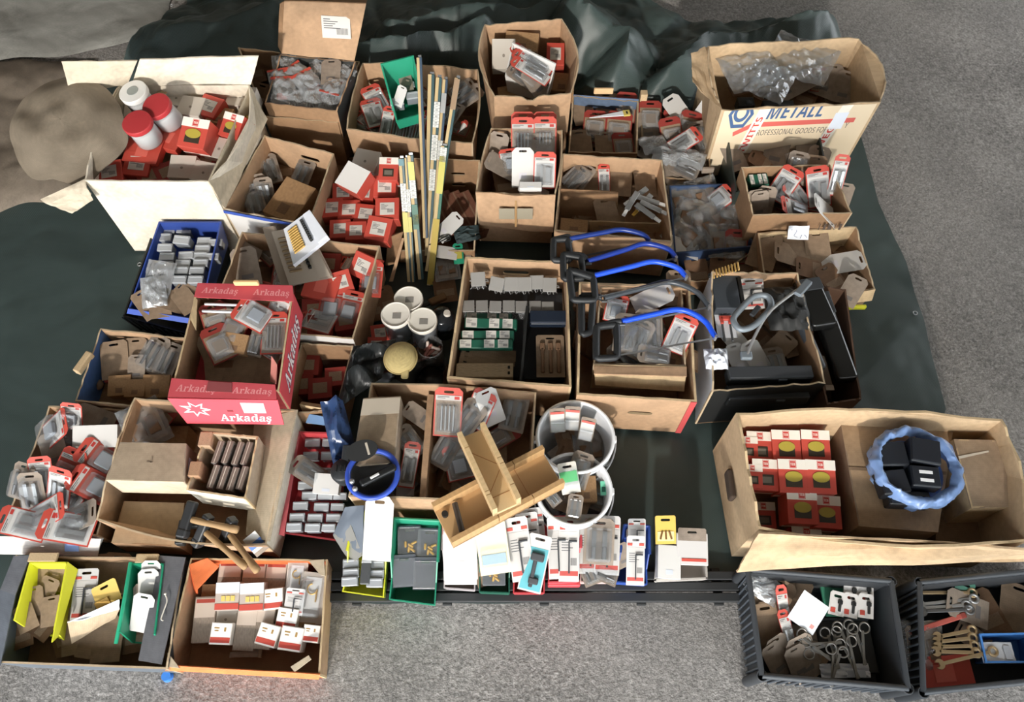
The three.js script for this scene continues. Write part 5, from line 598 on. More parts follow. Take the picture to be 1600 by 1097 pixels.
{ const c = one('clamp', 'black cast clamp under the hammer handles', 'clamp', 308, 818, 0.2); part('jaw', join(rbox(0.08, 0.03, 0.03, 0.006), rbox(0.03, 0.03, 0.08, 0.006, -0.04, 0, 0.03)), BLACK, c); part('screw', moved(rod(0.006, 0.09, 10), 0.02, 0.01, 0.03, Math.PI / 2, 0.4), CHAR, c); const e = one('striped_card', 'white and blue striped card at the cut carton corner', 'card', 400, 850, 0.2); e.rotation.set(0.6, -0.9, 0); part('card', plate(0.07, 0.05, 0.002), WHITE, e); part('blue_band', plate(0.02, 0.05, 0.0026), M('#4f78bd', 0.6), e); part('grey_band', plate(0.014, 0.05, 0.0026, 0.028, 0, 0), GREYCARD, e); }
part('inner_flap', sheet([[398, 660, 0.2], [464, 640, 0.275], [420, 846, 0.23], [384, 836, 0.16]].map(([x, y, h]) => B.Z.loc(P(x, y, h))), 0.005, 0.006, 8), board('#cdbfa8'), B.Z.g);
{ const e = one('printed_box', 'small cream box end with blue corner beside red bin', 'box', 492, 652, 0.18); part('panel', sheet([[468, 632, 0.22], [516, 640, 0.22], [520, 664, 0.16], [480, 662, 0.16]].map(([x, y, h]) => P(x, y, h).sub(e.position)), 0.02, 0, 2), KRAFT_L, e); part('blue_corner', sheet([[484, 646, 0.205], [506, 650, 0.205], [508, 664, 0.17], [478, 660, 0.17]].map(([x, y, h]) => P(x, y, h).sub(e.position).add(V(0, 0.004, 0.004))), 0.002, 0, 2), M('#5b7aa0', 0.7), e); }
// red bin of cases
at('in dusky red bin'); many('case', 0.14, [[488, 691, 2, 6, 0.91], [515, 691, 0, 6, 0.91], [485, 712, 2, 8, 0.91], [513, 712, 0, 8, 0.91], [510, 737, 0, 8, 0.87], [477, 758, 2, 6, 0.87], [483, 774, 2, 6, 0.87], [508, 774, 0, 6, 0.87], [531, 775, 0, 6, 0.78], [469, 790, 2, 6, 0.87], [502, 792, 0, 6, 0.87], [527, 792, 0, 6, 0.78], [464, 808, 2, 6, 0.87], [492, 809, 0, 6, 0.87], [521, 809, 0, 6, 0.87], [459, 823, 2, 6, 0.87], [488, 824, 0, 6, 0.87], [513, 824, 0, 6, 0.78]]); put('clear', 480, 736, 0.17, 60, 10, 0.9); put('whitecarton', 510, 756, 0.18, -4, 14, [0.85, 0.5, 0.75]);  // the white carton stands in for a sunlit case
// black pan with blue rim and the dark tools
{ const p = one('round_pan', 'black round pan with bright blue rim', 'pan', 582, 740, 0.31); part('pan', lathe([[0, -0.03], [0.06, -0.028], [0.078, 0], [0.074, 0.002], [0.056, -0.022], [0, -0.024]], 48), M('#17191c', 0.3), p); part('rim', moved(new THREE.TorusGeometry(0.078, 0.009, 10, 56), 0, -0.004, 0.0, Math.PI / 2), M('#3553b8', 0.35), p); part('handle', rbox(0.12, 0.02, 0.026, 0.008).rotateY(0.5), M('#1c1e20', 0.4), p, V(0.02, 0.012, 0.01)); part('insert', rbox(0.03, 0.006, 0.008, 0.002).rotateY(0.55), M('#dfe0e0', 0.3), p, V(0.012, 0.024, 0.016)); for (const s of [0, 1]) part('bolt', new THREE.SphereGeometry(0.009, 14, 10), STEEL, p, V(-0.058 + s * 0.012, 0.018, 0.032 + s * 0.024));
  const d = one('rubber_disc', 'black rubber disc leaning behind the blue rimmed pan', 'disc', 566, 704, 0.33); d.rotation.set(0.35, 0.3, 0.1); part('disc', new THREE.CylinderGeometry(0.052, 0.05, 0.014, 36).scale(1, 1, 0.62), M('#191a1b', 0.4), d); part('stripe', rbox(0.008, 0.002, 0.04, 0.001, 0.02, 0.0075, 0), M('#9a9184', 0.6), d);
  const t = one('drill_attachment', 'black slotted plastic tool head beside red bin', 'tool', 534, 736, 0.27); part('head', lathe([[0, 0.02], [0.03, 0.016], [0.036, 0], [0.03, -0.05], [0, -0.055]], 28).scale(1, 1, 1.1), M('#25282b', 0.45), t); for (const x of [-0.014, 0, 0.014]) part('slot', rbox(0.006, 0.004, 0.024, 0.002, x, 0.019, -0.002), BLACK, t); part('lever', rbox(0.026, 0.012, 0.07, 0.005, 0.01, 0.01, -0.05), M('#383c40', 0.5), t);
  const w = one('folded_plastic', 'folded slate plastic guard left of yellow bin', 'guard', 546, 822, 0.18), L = (x, y, h) => P(x, y, h).sub(w.position); part('wing', sheet([L(540, 792, 0.22), L(568, 790, 0.26), L(566, 866, 0.16), L(520, 836, 0.14)], 0.004, 0.006, 8), M('#5b6470', 0.5), w); part('wing', sheet([L(520, 836, 0.14), L(548, 820, 0.2), L(566, 868, 0.16), L(548, 882, 0.12)], 0.004, 0.004, 6), M('#7d7c78', 0.6), w); }
// divided box P
part('divider', sheet([[668, 616, 0.24], [678, 617, 0.24], [664, 782, 0.24], [655, 782, 0.24]].map(([x, y, h]) => B.P.loc(P(x, y, h))), 0.16, 0.001, 2), KRAFT, B.P.g);
{ const o = one('closed_carton', 'closed grey carton standing in the divided box', 'carton', 596, 670, 0.3), t = [[568, 622], [626, 619], [617, 722], [550, 728]].map(([x, y]) => P(x, y, 0.3)), f = t.map((p) => V(p.x, 0.12, p.z)), pr = (n, q, m) => part(n, sheet(q.map((p) => p.clone().sub(o.position)), 0.004, 0.001, 4), m, o); pr('top', t, board('#a9967f')); pr('side', [t[2], t[1], f[1], f[2]], board('#b5a898')); pr('side', [t[0], t[3], f[3], f[0]], board('#a59786')); pr('front', [t[3], t[2], f[2], f[3]], board('#a59786')); part('tape', sheet([t[0].clone().lerp(t[3], 0.02), t[1].clone().lerp(t[2], 0.02), t[1].clone().lerp(t[2], 0.27), t[0].clone().lerp(t[3], 0.27)].map((p) => p.clone().sub(o.position).add(V(0, 0.002, 0))), 0.001, 0, 2), M('#c3b8a8', 0.35), o); }
at('in divided box'); jumble(['back', 'dusk', 'dark', 'greyback'], 0.13, [[684, 630], [820, 640], [812, 770], [670, 765]], 16, 16); jumble(['dusk', 'dark', 'clear'], 0.13, [[628, 640], [662, 640], [650, 765], [622, 760]], 6, 10);
put('redbits', 700, 644, 0.27, -4, 34, 1.1); put('red', 749, 640, 0.25, -30, 40, 0.95); put('clear', 730, 656, 0.24, -40, 24, 1.1); put('whiteback', 766, 636, 0.26, 26, 50, 0.9); many('clear', 0.2, [[804, 642, -14, 30, 1.1], [697, 702, -30, 10, 1], [640, 690, 40, 16, 0.9]]); many('redclear', 0.19, [[717, 722, 14, 14, 0.95], [712, 688, -20, 10, 0.8]]); put('greyback', 652, 648, 0.22, 60, 20, 0.7); put('redlong', 640, 726, 0.2, -8, 14, 0.9); put('whiteback', 634, 750, 0.16, 0, 10, 0.7);
// mitre boxes
function mitre(label, q, h, m, wallH, cuts) { const t = q.map(([x, y]) => P(x, y, h)), c = V(); t.forEach((p) => c.addScaledVector(p, 0.25)); c.y = h - wallH; const g = thing('mitre_box', label, 'mitre box', c); const ax = t[3].clone().sub(t[0]).add(t[2].clone().sub(t[1])), len = ax.length() / 2, wid = (t[1].clone().sub(t[0]).length() + t[2].clone().sub(t[3]).length()) / 2; ax.normalize(); g.rotation.y = Math.atan2(ax.x, ax.z);
  part('base', rbox(wid, 0.014, len, 0.002, 0, 0.007, 0), m, g);
  for (const s of [-1, 1]) { const pts = [[-len / 2, 0], [len / 2, 0], [len / 2, wallH]]; for (const [k, sl] of [...cuts].sort((a, b) => b[0] + s * b[1] / len - a[0] - s * a[1] / len)) { const z = (k - 0.5) * len + s * sl; pts.push([z + 0.0014, wallH], [z + 0.0014, 0.016], [z - 0.0014, 0.016], [z - 0.0014, wallH]); } pts.push([-len / 2, wallH]); part('wall', moved(extrude(poly(pts), 0.015), s * (wid / 2 - 0.0075) + 0.0075, 0, 0, 0, -Math.PI / 2), m, g); }
  for (const [k, sl] of cuts) part('saw_line', moved(plate(0.002, Math.hypot(wid - 0.03, sl * 2), 0.0006), 0, 0.0144, (k - 0.5) * len, 0, Math.atan2(wid - 0.03, 2 * sl) - Math.PI / 2 + Math.PI / 2 + 0), WOOD_D, g); return [g, wid, len]; }
const [m2, , l2] = mitre('darker wooden mitre box underneath, laid crosswise', [[676, 782], [704, 852], [880, 752], [850, 696]], 0.36, WOOD, 0.062, [[0.72, 0.0], [0.46, 0.02]]);
part('clamp_bar', moved(rod(0.009, 0.09, 12), 0.0, 0.03, -l2 * 0.36, Math.PI / 2, 1.35), M('#3b342e', 0.4), m2); part('bolt', moved(rod(0.01, 0.02, 12), 0.03, 0.02, -l2 * 0.44), BLACK, m2);
mitre('pale wooden mitre box on top, pointing at the buckets', [[714, 678], [757, 657], [813, 776], [771, 798]], 0.44, WOOD_L, 0.062, [[0.34, 0.035], [0.66, -0.03], [0.82, 0.0]]);
// buckets
function bucket(label, x, y, h, r, hh) { const b = one('bucket', label, 'bucket', x, y, 0.036); b.position.copy(P(x, y, h)); b.position.y = 0.036; part('pail', lathe([[0, 0], [r * 0.82, 0], [r * 0.98, hh * 0.9], [r * 1.0, hh], [r * 0.96, hh - 0.004], [r * 0.93, hh * 0.88], [r * 0.78, 0.006], [0, 0.006]], 56), M('#d8dadd', 0.35), b); part('rim', moved(new THREE.TorusGeometry(r * 1.0, 0.006, 10, 64), 0, hh, 0, Math.PI / 2), M('#eceef0', 0.3), b); part('collar', moved(new THREE.TorusGeometry(r * 0.995, 0.005, 8, 64), 0, hh - 0.035, 0, Math.PI / 2), M('#c4c8cc', 0.35), b);
  part('handle', new THREE.TubeGeometry(new THREE.CatmullRomCurve3(Array.from({ length: 15 }, (_, i) => { const a = i / 14 * Math.PI; return V(Math.cos(a) * (r + 0.012), hh - 0.03 - 0.06 * Math.sin(a), Math.sin(a) * (r + 0.014)); })), 50, 0.003, 6), STEEL, b); for (const s of [-1, 1]) part('ear', rbox(0.014, 0.026, 0.022, 0.004, s * (r + 0.006), hh - 0.03, 0), M('#eceef0', 0.4), b); return b; }
bucket('white bucket behind, three tool cards hanging on its rim', 899, 682, 0.26, 0.125, 0.225); bucket('white bucket in front with green topped card hanging inside', 897, 764, 0.24, 0.118, 0.205);
at('in rear white bucket'); { kind('rimcard', 'rim_card', 'white headed tool card', 'card', () => { const g = G(); part('card', cardGeo(0.052, 0.085, 0.004), GREYCARD, g); part('label', plate(0.046, 0.034, 0.001, 0, 0.0005, -0.006), WHITE, g); part('red_band', plate(0.046, 0.008, 0.0014, 0, 0.0006, -0.026), RED, g); part('film', rbox(0.048, 0.01, 0.04, 0.003, 0, 0.006, 0.02), CLEAR, g); return g; }); many('rimcard', 0.25, [[871, 657, 4, 44, 1], [894, 654, -4, 44, 1], [917, 671, -14, 40, 0.95]]); jumble(['dark', 'brownbag', 'greyback', 'dark'], 0.14, [[864, 670], [934, 670], [926, 712], [872, 712]], 8, 12); }
at('in front white bucket'); jumble(['greyback', 'clear', 'back', 'brownbag'], 0.15, [[862, 745], [934, 745], [926, 786], [872, 786]], 7, 10); put('kraft', 916, 764, 0.2, 2, 8, [0.75, 0.5, 1]); many('clear', 0.24, [[906, 734, -20, 20, 0.9], [862, 776, 40, 20, 0.5], [898, 792, -10, 20, 0.6]]);
{ const c = one('rim_card', 'green topped clear pack hanging at the front bucket', 'card', 889, 747, 0.27); c.rotation.set(0.5, 0.18, 0); part('card', cardGeo(0.06, 0.1, 0.004), M('#c9c6bd', 0.6), c); part('green_band', plate(0.056, 0.034, 0.0012, 0, 0.0006, -0.004), M('#34b25e', 0.5), c); part('film', rbox(0.056, 0.01, 0.05, 0.003, 0, 0.006, -0.002), CLEAR, c); const g = one('green_card', 'small mint green label inside front bucket, right', 'card', 943, 763, 0.2); part('card', moved(plate(0.02, 0.045, 0.002), 0, 0, 0, 0.3), M('#6fc7a5', 0.5), g); part('print', moved(plate(0.012, 0.016, 0.003), 0, 0, 0.004, 0.3), DKGREEN, g); }
part('rim', sheet([[455, 673, 0.175], [469, 674, 0.175], [444, 838, 0.115], [426, 832, 0.115]].map(([x, y, h]) => B.AA.loc(P(x, y, h))), 0.005, 0, 6), M('#b4565c', 0.45), B.AA.g);
// ---------------------------------------------------------------- front edge
// slatted black rail the small bins stand on
{ const r = one('slatted_rail', 'black slatted plastic rail under the row of bins', 'rail', 830, 918, 0.0); for (let i = 0; i < 3; i++) part('slat', rbox(1.45, 0.02, 0.028, 0.003), M('#2c2e30', 0.6), r, P(835, 900 + i * 17, 0.03).sub(r.position)); for (const x of [560, 700, 850, 1000, 1120]) part('cross_bar', rbox(0.03, 0.014, 0.12, 0.003), M('#232526', 0.6), r, P(x, 917, 0.014).sub(r.position)); }
const binProf = { r: [[0, 1], [0.5, 1], [0.72, 0.62], [1, 0.62]], l: [[0, 0.62], [0.28, 0.62], [0.5, 1], [1, 1]], f: [[0, 0.62], [1, 0.62]] };
const bin = (label, rim, m, h = 0.16) => { const b = crate({ name: 'storage_bin', label, cat: 'bin', rim, h: [h, h, h - 0.01, h - 0.01], base: 0.046, mat: m, edge: m, wav: 0, taper: 0.86, th: 0.004, wall: 'bin_side', prof: binProf }); const t = b.top; for (const [i, j] of [[3, 0], [0, 1], [1, 2]]) { const e = j === 2 || i === 3 ? 0.5 : 1, A = i === 3 ? t[0] : t[i], C = i === 3 ? t[0].clone().lerp(t[3], 0.5) : j === 2 ? t[1].clone().lerp(t[2], 0.5) : t[j]; part('rim', tube([A, A.clone().lerp(C, 0.5), C].map((p) => b.loc(p)), 0.005, 6, 8), m, b.g); } return b; };
bin('yellow storage bin of clear cases, left end of bin row', [[556, 800], [610, 800], [598, 934], [528, 924]], YELLOW);
at('in front yellow bin'); many('case', 0.13, [[548, 880, 4, 6, 0.9], [548, 895, 4, 6, 0.9], [546, 908, 4, 6, 0.9], [588, 882, 0, 6, 0.9], [587, 897, 0, 6, 0.9], [585, 910, 0, 6, 0.9]]); put('whiteback', 591, 826, 0.24, -4, 30, [1.05, 1, 1.35]);
{ const s = one('dark_strip', 'dark grey strip between clear cases in yellow bin', 'strip', 572, 888, 0.15); part('strip', rbox(0.03, 0.012, 0.1, 0.003), M('#56595c', 0.4), s); part('band', rbox(0.031, 0.013, 0.01, 0.002, 0, 0, -0.02), M('#c9cdd2', 0.4), s); }
bin('green storage bin with dark zip bags, bin row', [[616, 810], [688, 814], [680, 946], [602, 936]], GREEN, 0.17);
at('in front green bin'); kind('yellowbag', 'plastic_bag', 'dark bag of yellow plugs', 'bag', () => { const g = G(); part('backing', cardGeo(0.072, 0.095, 0.004), M('#3d4750', 0.6), g); part('plugs', join([[-0.012, -0.004], [0.004, 0.0], [0.014, -0.008], [-0.002, 0.012], [0.01, 0.014]].map(([x, z], i) => moved(new THREE.CapsuleGeometry(0.004, 0.012, 2, 6), x, 0.005, z + 0.012, 1.5, i))), M('#c79a2c', 0.5), g); part('film', rbox(0.072, 0.012, 0.09, 0.003, 0, 0.006, 0.002), CLEAR, g); return g; });
many('yellowbag', 0.13, [[640, 846, 2, 18, 1.05], [671, 850, -2, 18, 1.05]]); many('slate', 0.12, [[632, 892, 4, 14, 1.05], [664, 896, 0, 14, 1.05]]);
bin('pale grey storage bin holding a big white card', [[692, 804], [748, 812], [743, 922], [690, 918]], M('#b9b2b4', 0.45));
at('in pale grey bin'); put('whiteback', 719, 866, 0.19, 2, 24, [1.25, 1, 1.05]); put('whiteback', 720, 876, 0.15, 0, 24, [1.2, 1, 1]); put('redlong', 700, 852, 0.16, 4, 24, [0.5, 1, 1]);
bin('green storage bin in front of the mitre boxes', [[748, 822], [798, 834], [798, 926], [746, 924]], DKGREEN);
{ const c = one('hang_card', 'cream hang card with clear pouch under mitre box', 'card', 770, 856, 0.23); c.rotation.set(0.4, 0.14, 0); part('card', cardGeo(0.095, 0.16, 0.006), M('#eadfc0', 0.6), c); part('pouch', rbox(0.078, 0.014, 0.055, 0.004, 0, 0.006, 0.03), CLEAR, c); part('print', plate(0.074, 0.03, 0.001, 0, 0.001, 0.034), M('#a9c4cf', 0.5), c); }
at('in dark green bin'); put('yellowbag', 772, 893, 0.13, 0, 20, [1, 1, 0.9], 0, 'dark zip bag'); put('back', 757, 890, 0.12, 20, 30, 0.8);
bin('red storage bin with long white wrench cards', [[803, 820], [856, 822], [853, 926], [800, 926]], BINRED);
at('in wrench card bin'); put('white', 812, 858, 0.2, 9, 28, [0.95, 1, 1.25]); many('white', 0.19, [[826, 838, 8, 30, 0.95, -0.02], [834, 830, 8, 34, 0.95, -0.03]]); put('teal', 836, 880, 0.18, -14, 24, 1.05);
bin('taller red storage bin with two hex key cards', [[858, 808], [908, 808], [907, 906], [856, 908]], M('#d0525a', 0.45), 0.18); { const l = one('storage_bin', 'lower red storage bin edge underneath taller red bin', 'bin', 881, 912, 0.06); part('lip', rbox(0.105, 0.03, 0.02, 0.004), M('#c8484f', 0.45), l); part('bottom', rbox(0.1, 0.01, 0.08, 0.003, 0, -0.01, -0.04), M('#c8484f', 0.45), l); }
at('in taller red bin'); many('white', 0.18, [[872, 856, 2, 22, [0.85, 1, 1.2]], [889, 858, -1, 22, [0.85, 1, 1.25]]]);
bin('pinkish clear storage bin with bagged tool cards', [[910, 812], [968, 816], [960, 908], [906, 908]], M('#d9b9b4', 0.4), 0.16);
at('in pinkish clear bin'); many('white', 0.17, [[922, 850, 0, 22, [1, 1, 1.15]], [949, 852, -3, 22, [1.05, 1, 1.15]]]); many('clear', 0.13, [[920, 892, 20, 10, 0.7], [944, 896, 70, 10, 0.7]]); put('clear', 936, 846, 0.19, -4, 22, [1.2, 1, 1.1]);
bin('blue storage bin with small white hang cards', [[976, 820], [1014, 822], [1016, 912], [962, 908]], M('#2f4f9e', 0.45), 0.16);
at('in front blue bin'); put('white', 995, 834, 0.17, 0, 30, [0.75, 1, 0.6]); put('white', 993, 876, 0.19, -2, 24, [0.75, 1, 0.95]); put('greyback', 992, 850, 0.15, 0, 30, [0.6, 1, 0.8]); put('greyback', 973, 868, 0.14, 24, 40, 0.6);
B.GT = crate({ name: 'grey_tray', label: 'low pale grey tray of packs, right end of bins', cat: 'tray', rim: [[1026, 852], [1104, 856], [1106, 905], [1022, 908]], h: 0.09, base: 0.046, mat: M('#b9b4ae', 0.5), edge: M('#b9b4ae', 0.5), wav: 0, taper: 0.9 });
at('in pale end tray'); put('whitecarton', 1046, 878, 0.15, -4, 12, [0.72, 0.8, 1.15], 0, 'upright white pack with round mark');
{ const c = one('hang_card', 'yellow hang card with brass parts beside white pack', 'card', 1040, 828, 0.2); c.rotation.set(0.5, 0.02, 0); part('card', cardGeo(0.065, 0.09, 0.004), M('#c9a84a', 0.6), c); part('picture', plate(0.052, 0.03, 0.001, 0, 0.001, 0.02), M('#e0c88f', 0.6), c); part('parts', join([-0.014, 0, 0.014].map((x) => moved(rod(0.003, 0.026), x, 0.004, 0.016, 1.4, x * 20))), M('#8c6a3c', 0.4, { metalness: 0.5 }), c);
  const w = one('hang_box', 'grey white hang box with red stripe, row end', 'box', 1082, 858, 0.16); w.rotation.set(0.25, -0.04, 0); part('box', rbox(0.1, 0.035, 0.1, 0.003, 0, -0.018, 0), M('#c9c6c4', 0.6), w); part('header', cardGeo(0.09, 0.04, 0.004).translate(0, 0, -0.045), GREYCARD, w); part('red_stripe', plate(0.078, 0.009, 0.001, 0.004, 0.0006, 0.034), RED, w); }

// dark fruit tray with yellow and green bins
const tallBin = (label, rim, m, h, base) => crate({ name: 'storage_bin', label, cat: 'bin', rim, h, base, mat: m, edge: m, wav: 0, taper: 0.8, th: 0.005, wall: 'bin_side', prof: { r: [[0, 1], [0.85, 1], [1, 0.3]], l: [[0, 0.3], [0.15, 1], [1, 1]], f: [[0, 0.25], [1, 0.25]] } });
const yb = tallBin('yellow storage bin inside the dark fruit tray', [[46, 878], [106, 878], [82, 1004], [16, 986]], YELLOW, 0.17, 0.05); part('rim', sheet([[106, 878, 0.175], [122, 890, 0.15], [92, 994, 0.15], [82, 1004, 0.175]].map(([x, y, h]) => yb.loc(P(x, y, h))), 0.004, 0, 4), YELLOW, yb.g);
at('in fruit tray yellow bin'); many('back', 0.12, [[60, 905, 6, 20, 0.7], [84, 900, -4, 24, 0.75], [72, 925, -20, 16, 0.7], [52, 940, 14, 14, 0.7], [80, 955, 10, 10, 0.7], [40, 965, 30, 10, 0.65]]); many('dark', 0.09, [[62, 975, 60, 6, 0.8], [34, 990, 20, 6, 0.7], [66, 950, 0, 8, 0.8]]);
const gb = tallBin('green storage bin under grey flap of dark fruit tray', [[204, 879], [256, 880], [240, 1012], [182, 1008]], M('#1f8a68', 0.45), 0.17, 0.05); part('rim', tube([[204, 879, 0.174], [192, 950, 0.174], [181, 1006, 0.16]].map(([x, y, h]) => gb.loc(P(x, y, h))), 0.006, 10, 8), M('#2ba57e', 0.4), gb.g);
at('in fruit tray green bin'); many('whiteback', 0.15, [[232, 918, 4, 24, 0.75], [222, 958, -10, 30, 0.8], [236, 902, 0, 30, 0.7]]); put('greyback', 226, 938, 0.13, 6, 24, 0.75); put('dark', 212, 990, 0.08, 10, 5, 0.9);
at('in dark fruit tray'); put('white', 132, 930, 0.13, 2, 14, [1, 1, 1]); many('back', 0.09, [[156, 898, 4, 24, 1], [182, 896, -4, 24, 1], [152, 992, -8, 6, 1.1], [122, 984, 12, 6, 1.1], [168, 1000, 4, 4, 1]]); put('dark', 104, 985, 0.06, 30, 4, 1.1);
{ const y = one('hang_card', 'yellow kraft hang card slanting in dark fruit tray', 'card', 166, 928, 0.15); y.rotation.set(0.3, 0.45, 0.2); part('card', cardGeo(0.09, 0.07, 0.006), M('#d9b862', 0.7), y); part('fold', moved(plate(0.05, 0.04, 0.002), -0.02, 0.002, 0.03, 0.2), M('#cfa551', 0.7), y);
  const c = one('paper_cone', 'white paper cone lying across dark fruit tray', 'paper', 148, 970, 0.16), L = (x, yy, h) => P(x, yy, h).sub(c.position); part('upper_side', sheet([L(186, 937, 0.18), L(187, 952, 0.16), L(130, 968, 0.17), L(105, 972, 0.16)], 0.002, 0.004, 8), PAPER, c); part('lower_side', sheet([L(187, 952, 0.16), L(180, 966, 0.12), L(112, 1006, 0.1), L(105, 972, 0.16)], 0.002, 0.003, 8), board('#cbb59a'), c);
  part('grey_flap', sheet([[250, 868, 0.165], [290, 871, 0.165], [252, 1038, 0.16], [216, 1032, 0.16]].map(([x, yy, h]) => B.BB.loc(P(x, yy, h))), 0.005, 0.003, 6), M('#6b6d74', 0.8, { map: paperTex }), B.BB.g); part('grey_flap', sheet([[21, 869, 0.165], [47, 868, 0.165], [24, 930, 0.165], [0, 922, 0.165]].map(([x, yy, h]) => B.BB.loc(P(x, yy, h))), 0.005, 0.002, 4), M('#757983', 0.8, { map: paperTex }), B.BB.g); part('grey_flap', sheet([[0, 922, 0.165], [24, 930, 0.165], [0, 1040, 0.16], [-20, 1030, 0.16]].map(([x, yy, h]) => B.BB.loc(P(x, yy, h))), 0.005, 0.002, 4), M('#6d7582', 0.8, { map: paperTex }), B.BB.g);
  part('tab', rbox(0.09, 0.012, 0.03, 0.003), KRAFT_L, B.BB.g, B.BB.loc(P(68, 871, 0.165))); part('tab', rbox(0.07, 0.012, 0.03, 0.003), KRAFT_L, B.BB.g, B.BB.loc(P(230, 873, 0.165)));
  const s = one('string', 'loose pale string hanging over grey flap', 'string', 259, 936, 0.17); part('string', tube([[258, 928], [261, 938], [256, 954], [252, 968], [255, 970]].map(([x, yy]) => P(x, yy, 0.172).sub(s.position)), 0.002, 24, 6), M('#d9d4ca', 0.8), s); part('knot', new THREE.SphereGeometry(0.004, 10, 8), M('#d9d4ca', 0.8), s, P(258, 928, 0.173).sub(s.position));
  const bl = one('bottle_cap', 'small blue plastic cap on concrete below trays', 'cap', 261, 1057, 0.012); part('cap', new THREE.CylinderGeometry(0.014, 0.015, 0.022, 20), M('#3f7fd0', 0.4), bl); part('ridge', moved(new THREE.TorusGeometry(0.015, 0.002, 6, 24), 0, -0.008, 0, Math.PI / 2), M('#3f7fd0', 0.4), bl); }
// orange tray
at('in orange tray'); many('hooktall', 0.09, [[358, 904, 0, 10, [1.15, 1, 0.9]], [396, 905, 0, 10, [1.15, 1, 0.9]], [430, 906, -2, 10, [1.05, 1, 0.9]], [319, 968, 2, 8, [1.05, 1, 1.15]], [384, 980, -2, 8, [1, 1, 1.15]], [411, 976, -4, 8, [1, 1, 1.2]]]); put('plain', 353, 966, 0.085, -6, 8, [0.9, 0.7, 0.8]);
many('hookblue', 0.12, [[355, 932, 2, 12, 1], [393, 933, 3, 12, 1]]); many('hookbox', 0.11, [[426, 936, 6, 14, 1], [448, 967, -8, 12, 1], [345, 990, -2, 8, 1], [418, 992, -14, 8, 1], [455, 998, -8, 8, 1.1], [486, 990, -6, 8, 0.8]]); many('hooks', 0.1, [[463, 908, -4, 20, 1.1], [487, 934, -6, 16, 1.4]]); put('white', 460, 940, 0.12, -6, 20, [0.8, 1, 0.5]); many('kraft', 0.08, [[478, 972, -8, 8, 0.7], [440, 948, 4, 6, 0.6], [332, 930, 2, 6, 0.8]]);
part('corner_panel', sheet([[296, 882, 0.15], [324, 872, 0.15], [342, 886, 0.13], [306, 924, 0.13]].map(([x, y, h]) => B.CC.loc(P(x, y, h))), 0.005, 0.004, 5), M('#e4773f', 0.7, { map: paperTex }), B.CC.g); part('corner_panel', sheet([[296, 882, 0.15], [306, 924, 0.13], [308, 930, 0.06], [292, 914, 0.06]].map(([x, y, h]) => B.CC.loc(P(x, y, h))), 0.005, 0.002, 4), M('#d9693a', 0.7), B.CC.g);
for (const q of [[[482, 876], [506, 874], [508, 900], [500, 898]], [[454, 1042], [482, 1024], [486, 1030], [460, 1050]], [[262, 1020], [276, 1038], [280, 1044], [262, 1042]]]) part('corner_brace', sheet(q.map(([x, y]) => B.CC.loc(P(x, y, 0.145))), 0.006, 0, 2), board('#d9c9b0'), B.CC.g);
part('front_rim', sheet([[262, 1040, 0.145], [500, 1054, 0.145], [498, 1062, 0.12], [258, 1048, 0.12]].map(([x, y, h]) => B.CC.loc(P(x, y, h))), 0.004, 0.002, 8), M('#f08a4f', 0.7, { map: paperTex }), B.CC.g);
{ const c = one('cream_tag', 'crumpled paper scrap on bottom of orange tray', 'paper', 384, 1024, 0.06); part('scrap', sheet([V(-0.05, 0, -0.008), V(0.04, 0.004, -0.016), V(0.05, 0.003, 0.006), V(-0.05, 0, 0.006)], 0.002, 0.004, 6), GREYCARD, c); part('stub', rbox(0.012, 0.006, 0.03, 0.002, 0.045, 0.004, -0.006), TAUPE, c); }

// biggest carton, right
at('in biggest carton'); many('window', 0.27, [[1229, 697, -2, 10, 1.0], [1275, 697, -3, 10, 1.0], [1240, 744, -2, 10, 1.02], [1283, 745, -3, 10, 1.02], [1254, 792, -3, 10, 1.02, -0.02], [1292, 800, -4, 8, 0.98, -0.05], [1262, 850, -3, 6, 1.02, -0.1]]); many('windowgrey', 0.26, [[1188, 698, -3, 10, 1], [1169, 700, -3, 10, 0.75], [1197, 742, -3, 12, 1.0], [1176, 744, -4, 10, 0.75], [1194, 806, -2, 6, 0.9, -0.12]]);
function closedCarton(label, q, h, b, tm, sm, extra) { const o = one('closed_carton', label, 'carton', ...q[0], h), t = q.map(([x, y]) => P(x, y, h)), f = t.map((p) => V(p.x, b, p.z)), pr = (n, w, m) => part(n, sheet(w.map((p) => p.clone().sub(o.position)), 0.005, 0.001, 5), m, o); pr('top', t, tm); pr('front', [t[3], t[2], f[2], f[3]], sm); pr('side', [t[2], t[1], f[1], f[2]], sm); pr('side', [t[0], t[3], f[3], f[0]], sm); pr('back', [t[1], t[0], f[0], f[1]], sm); extra?.(o, t, f); return o; }
closedCarton('large closed brown carton under the blue bag', [[1314, 662], [1490, 668], [1466, 832], [1342, 822]], 0.27, 0.05, board('#b59a7c'), board('#a08a74'), (o, t) => { part('tape', sheet([t[0].clone().lerp(t[3], 0.44), t[1].clone().lerp(t[2], 0.44), t[1].clone().lerp(t[2], 0.47), t[0].clone().lerp(t[3], 0.47)].map((p) => p.clone().sub(o.position).add(V(0, 0.002, 0))), 0.001, 0, 2), board('#8f7860'), o); });
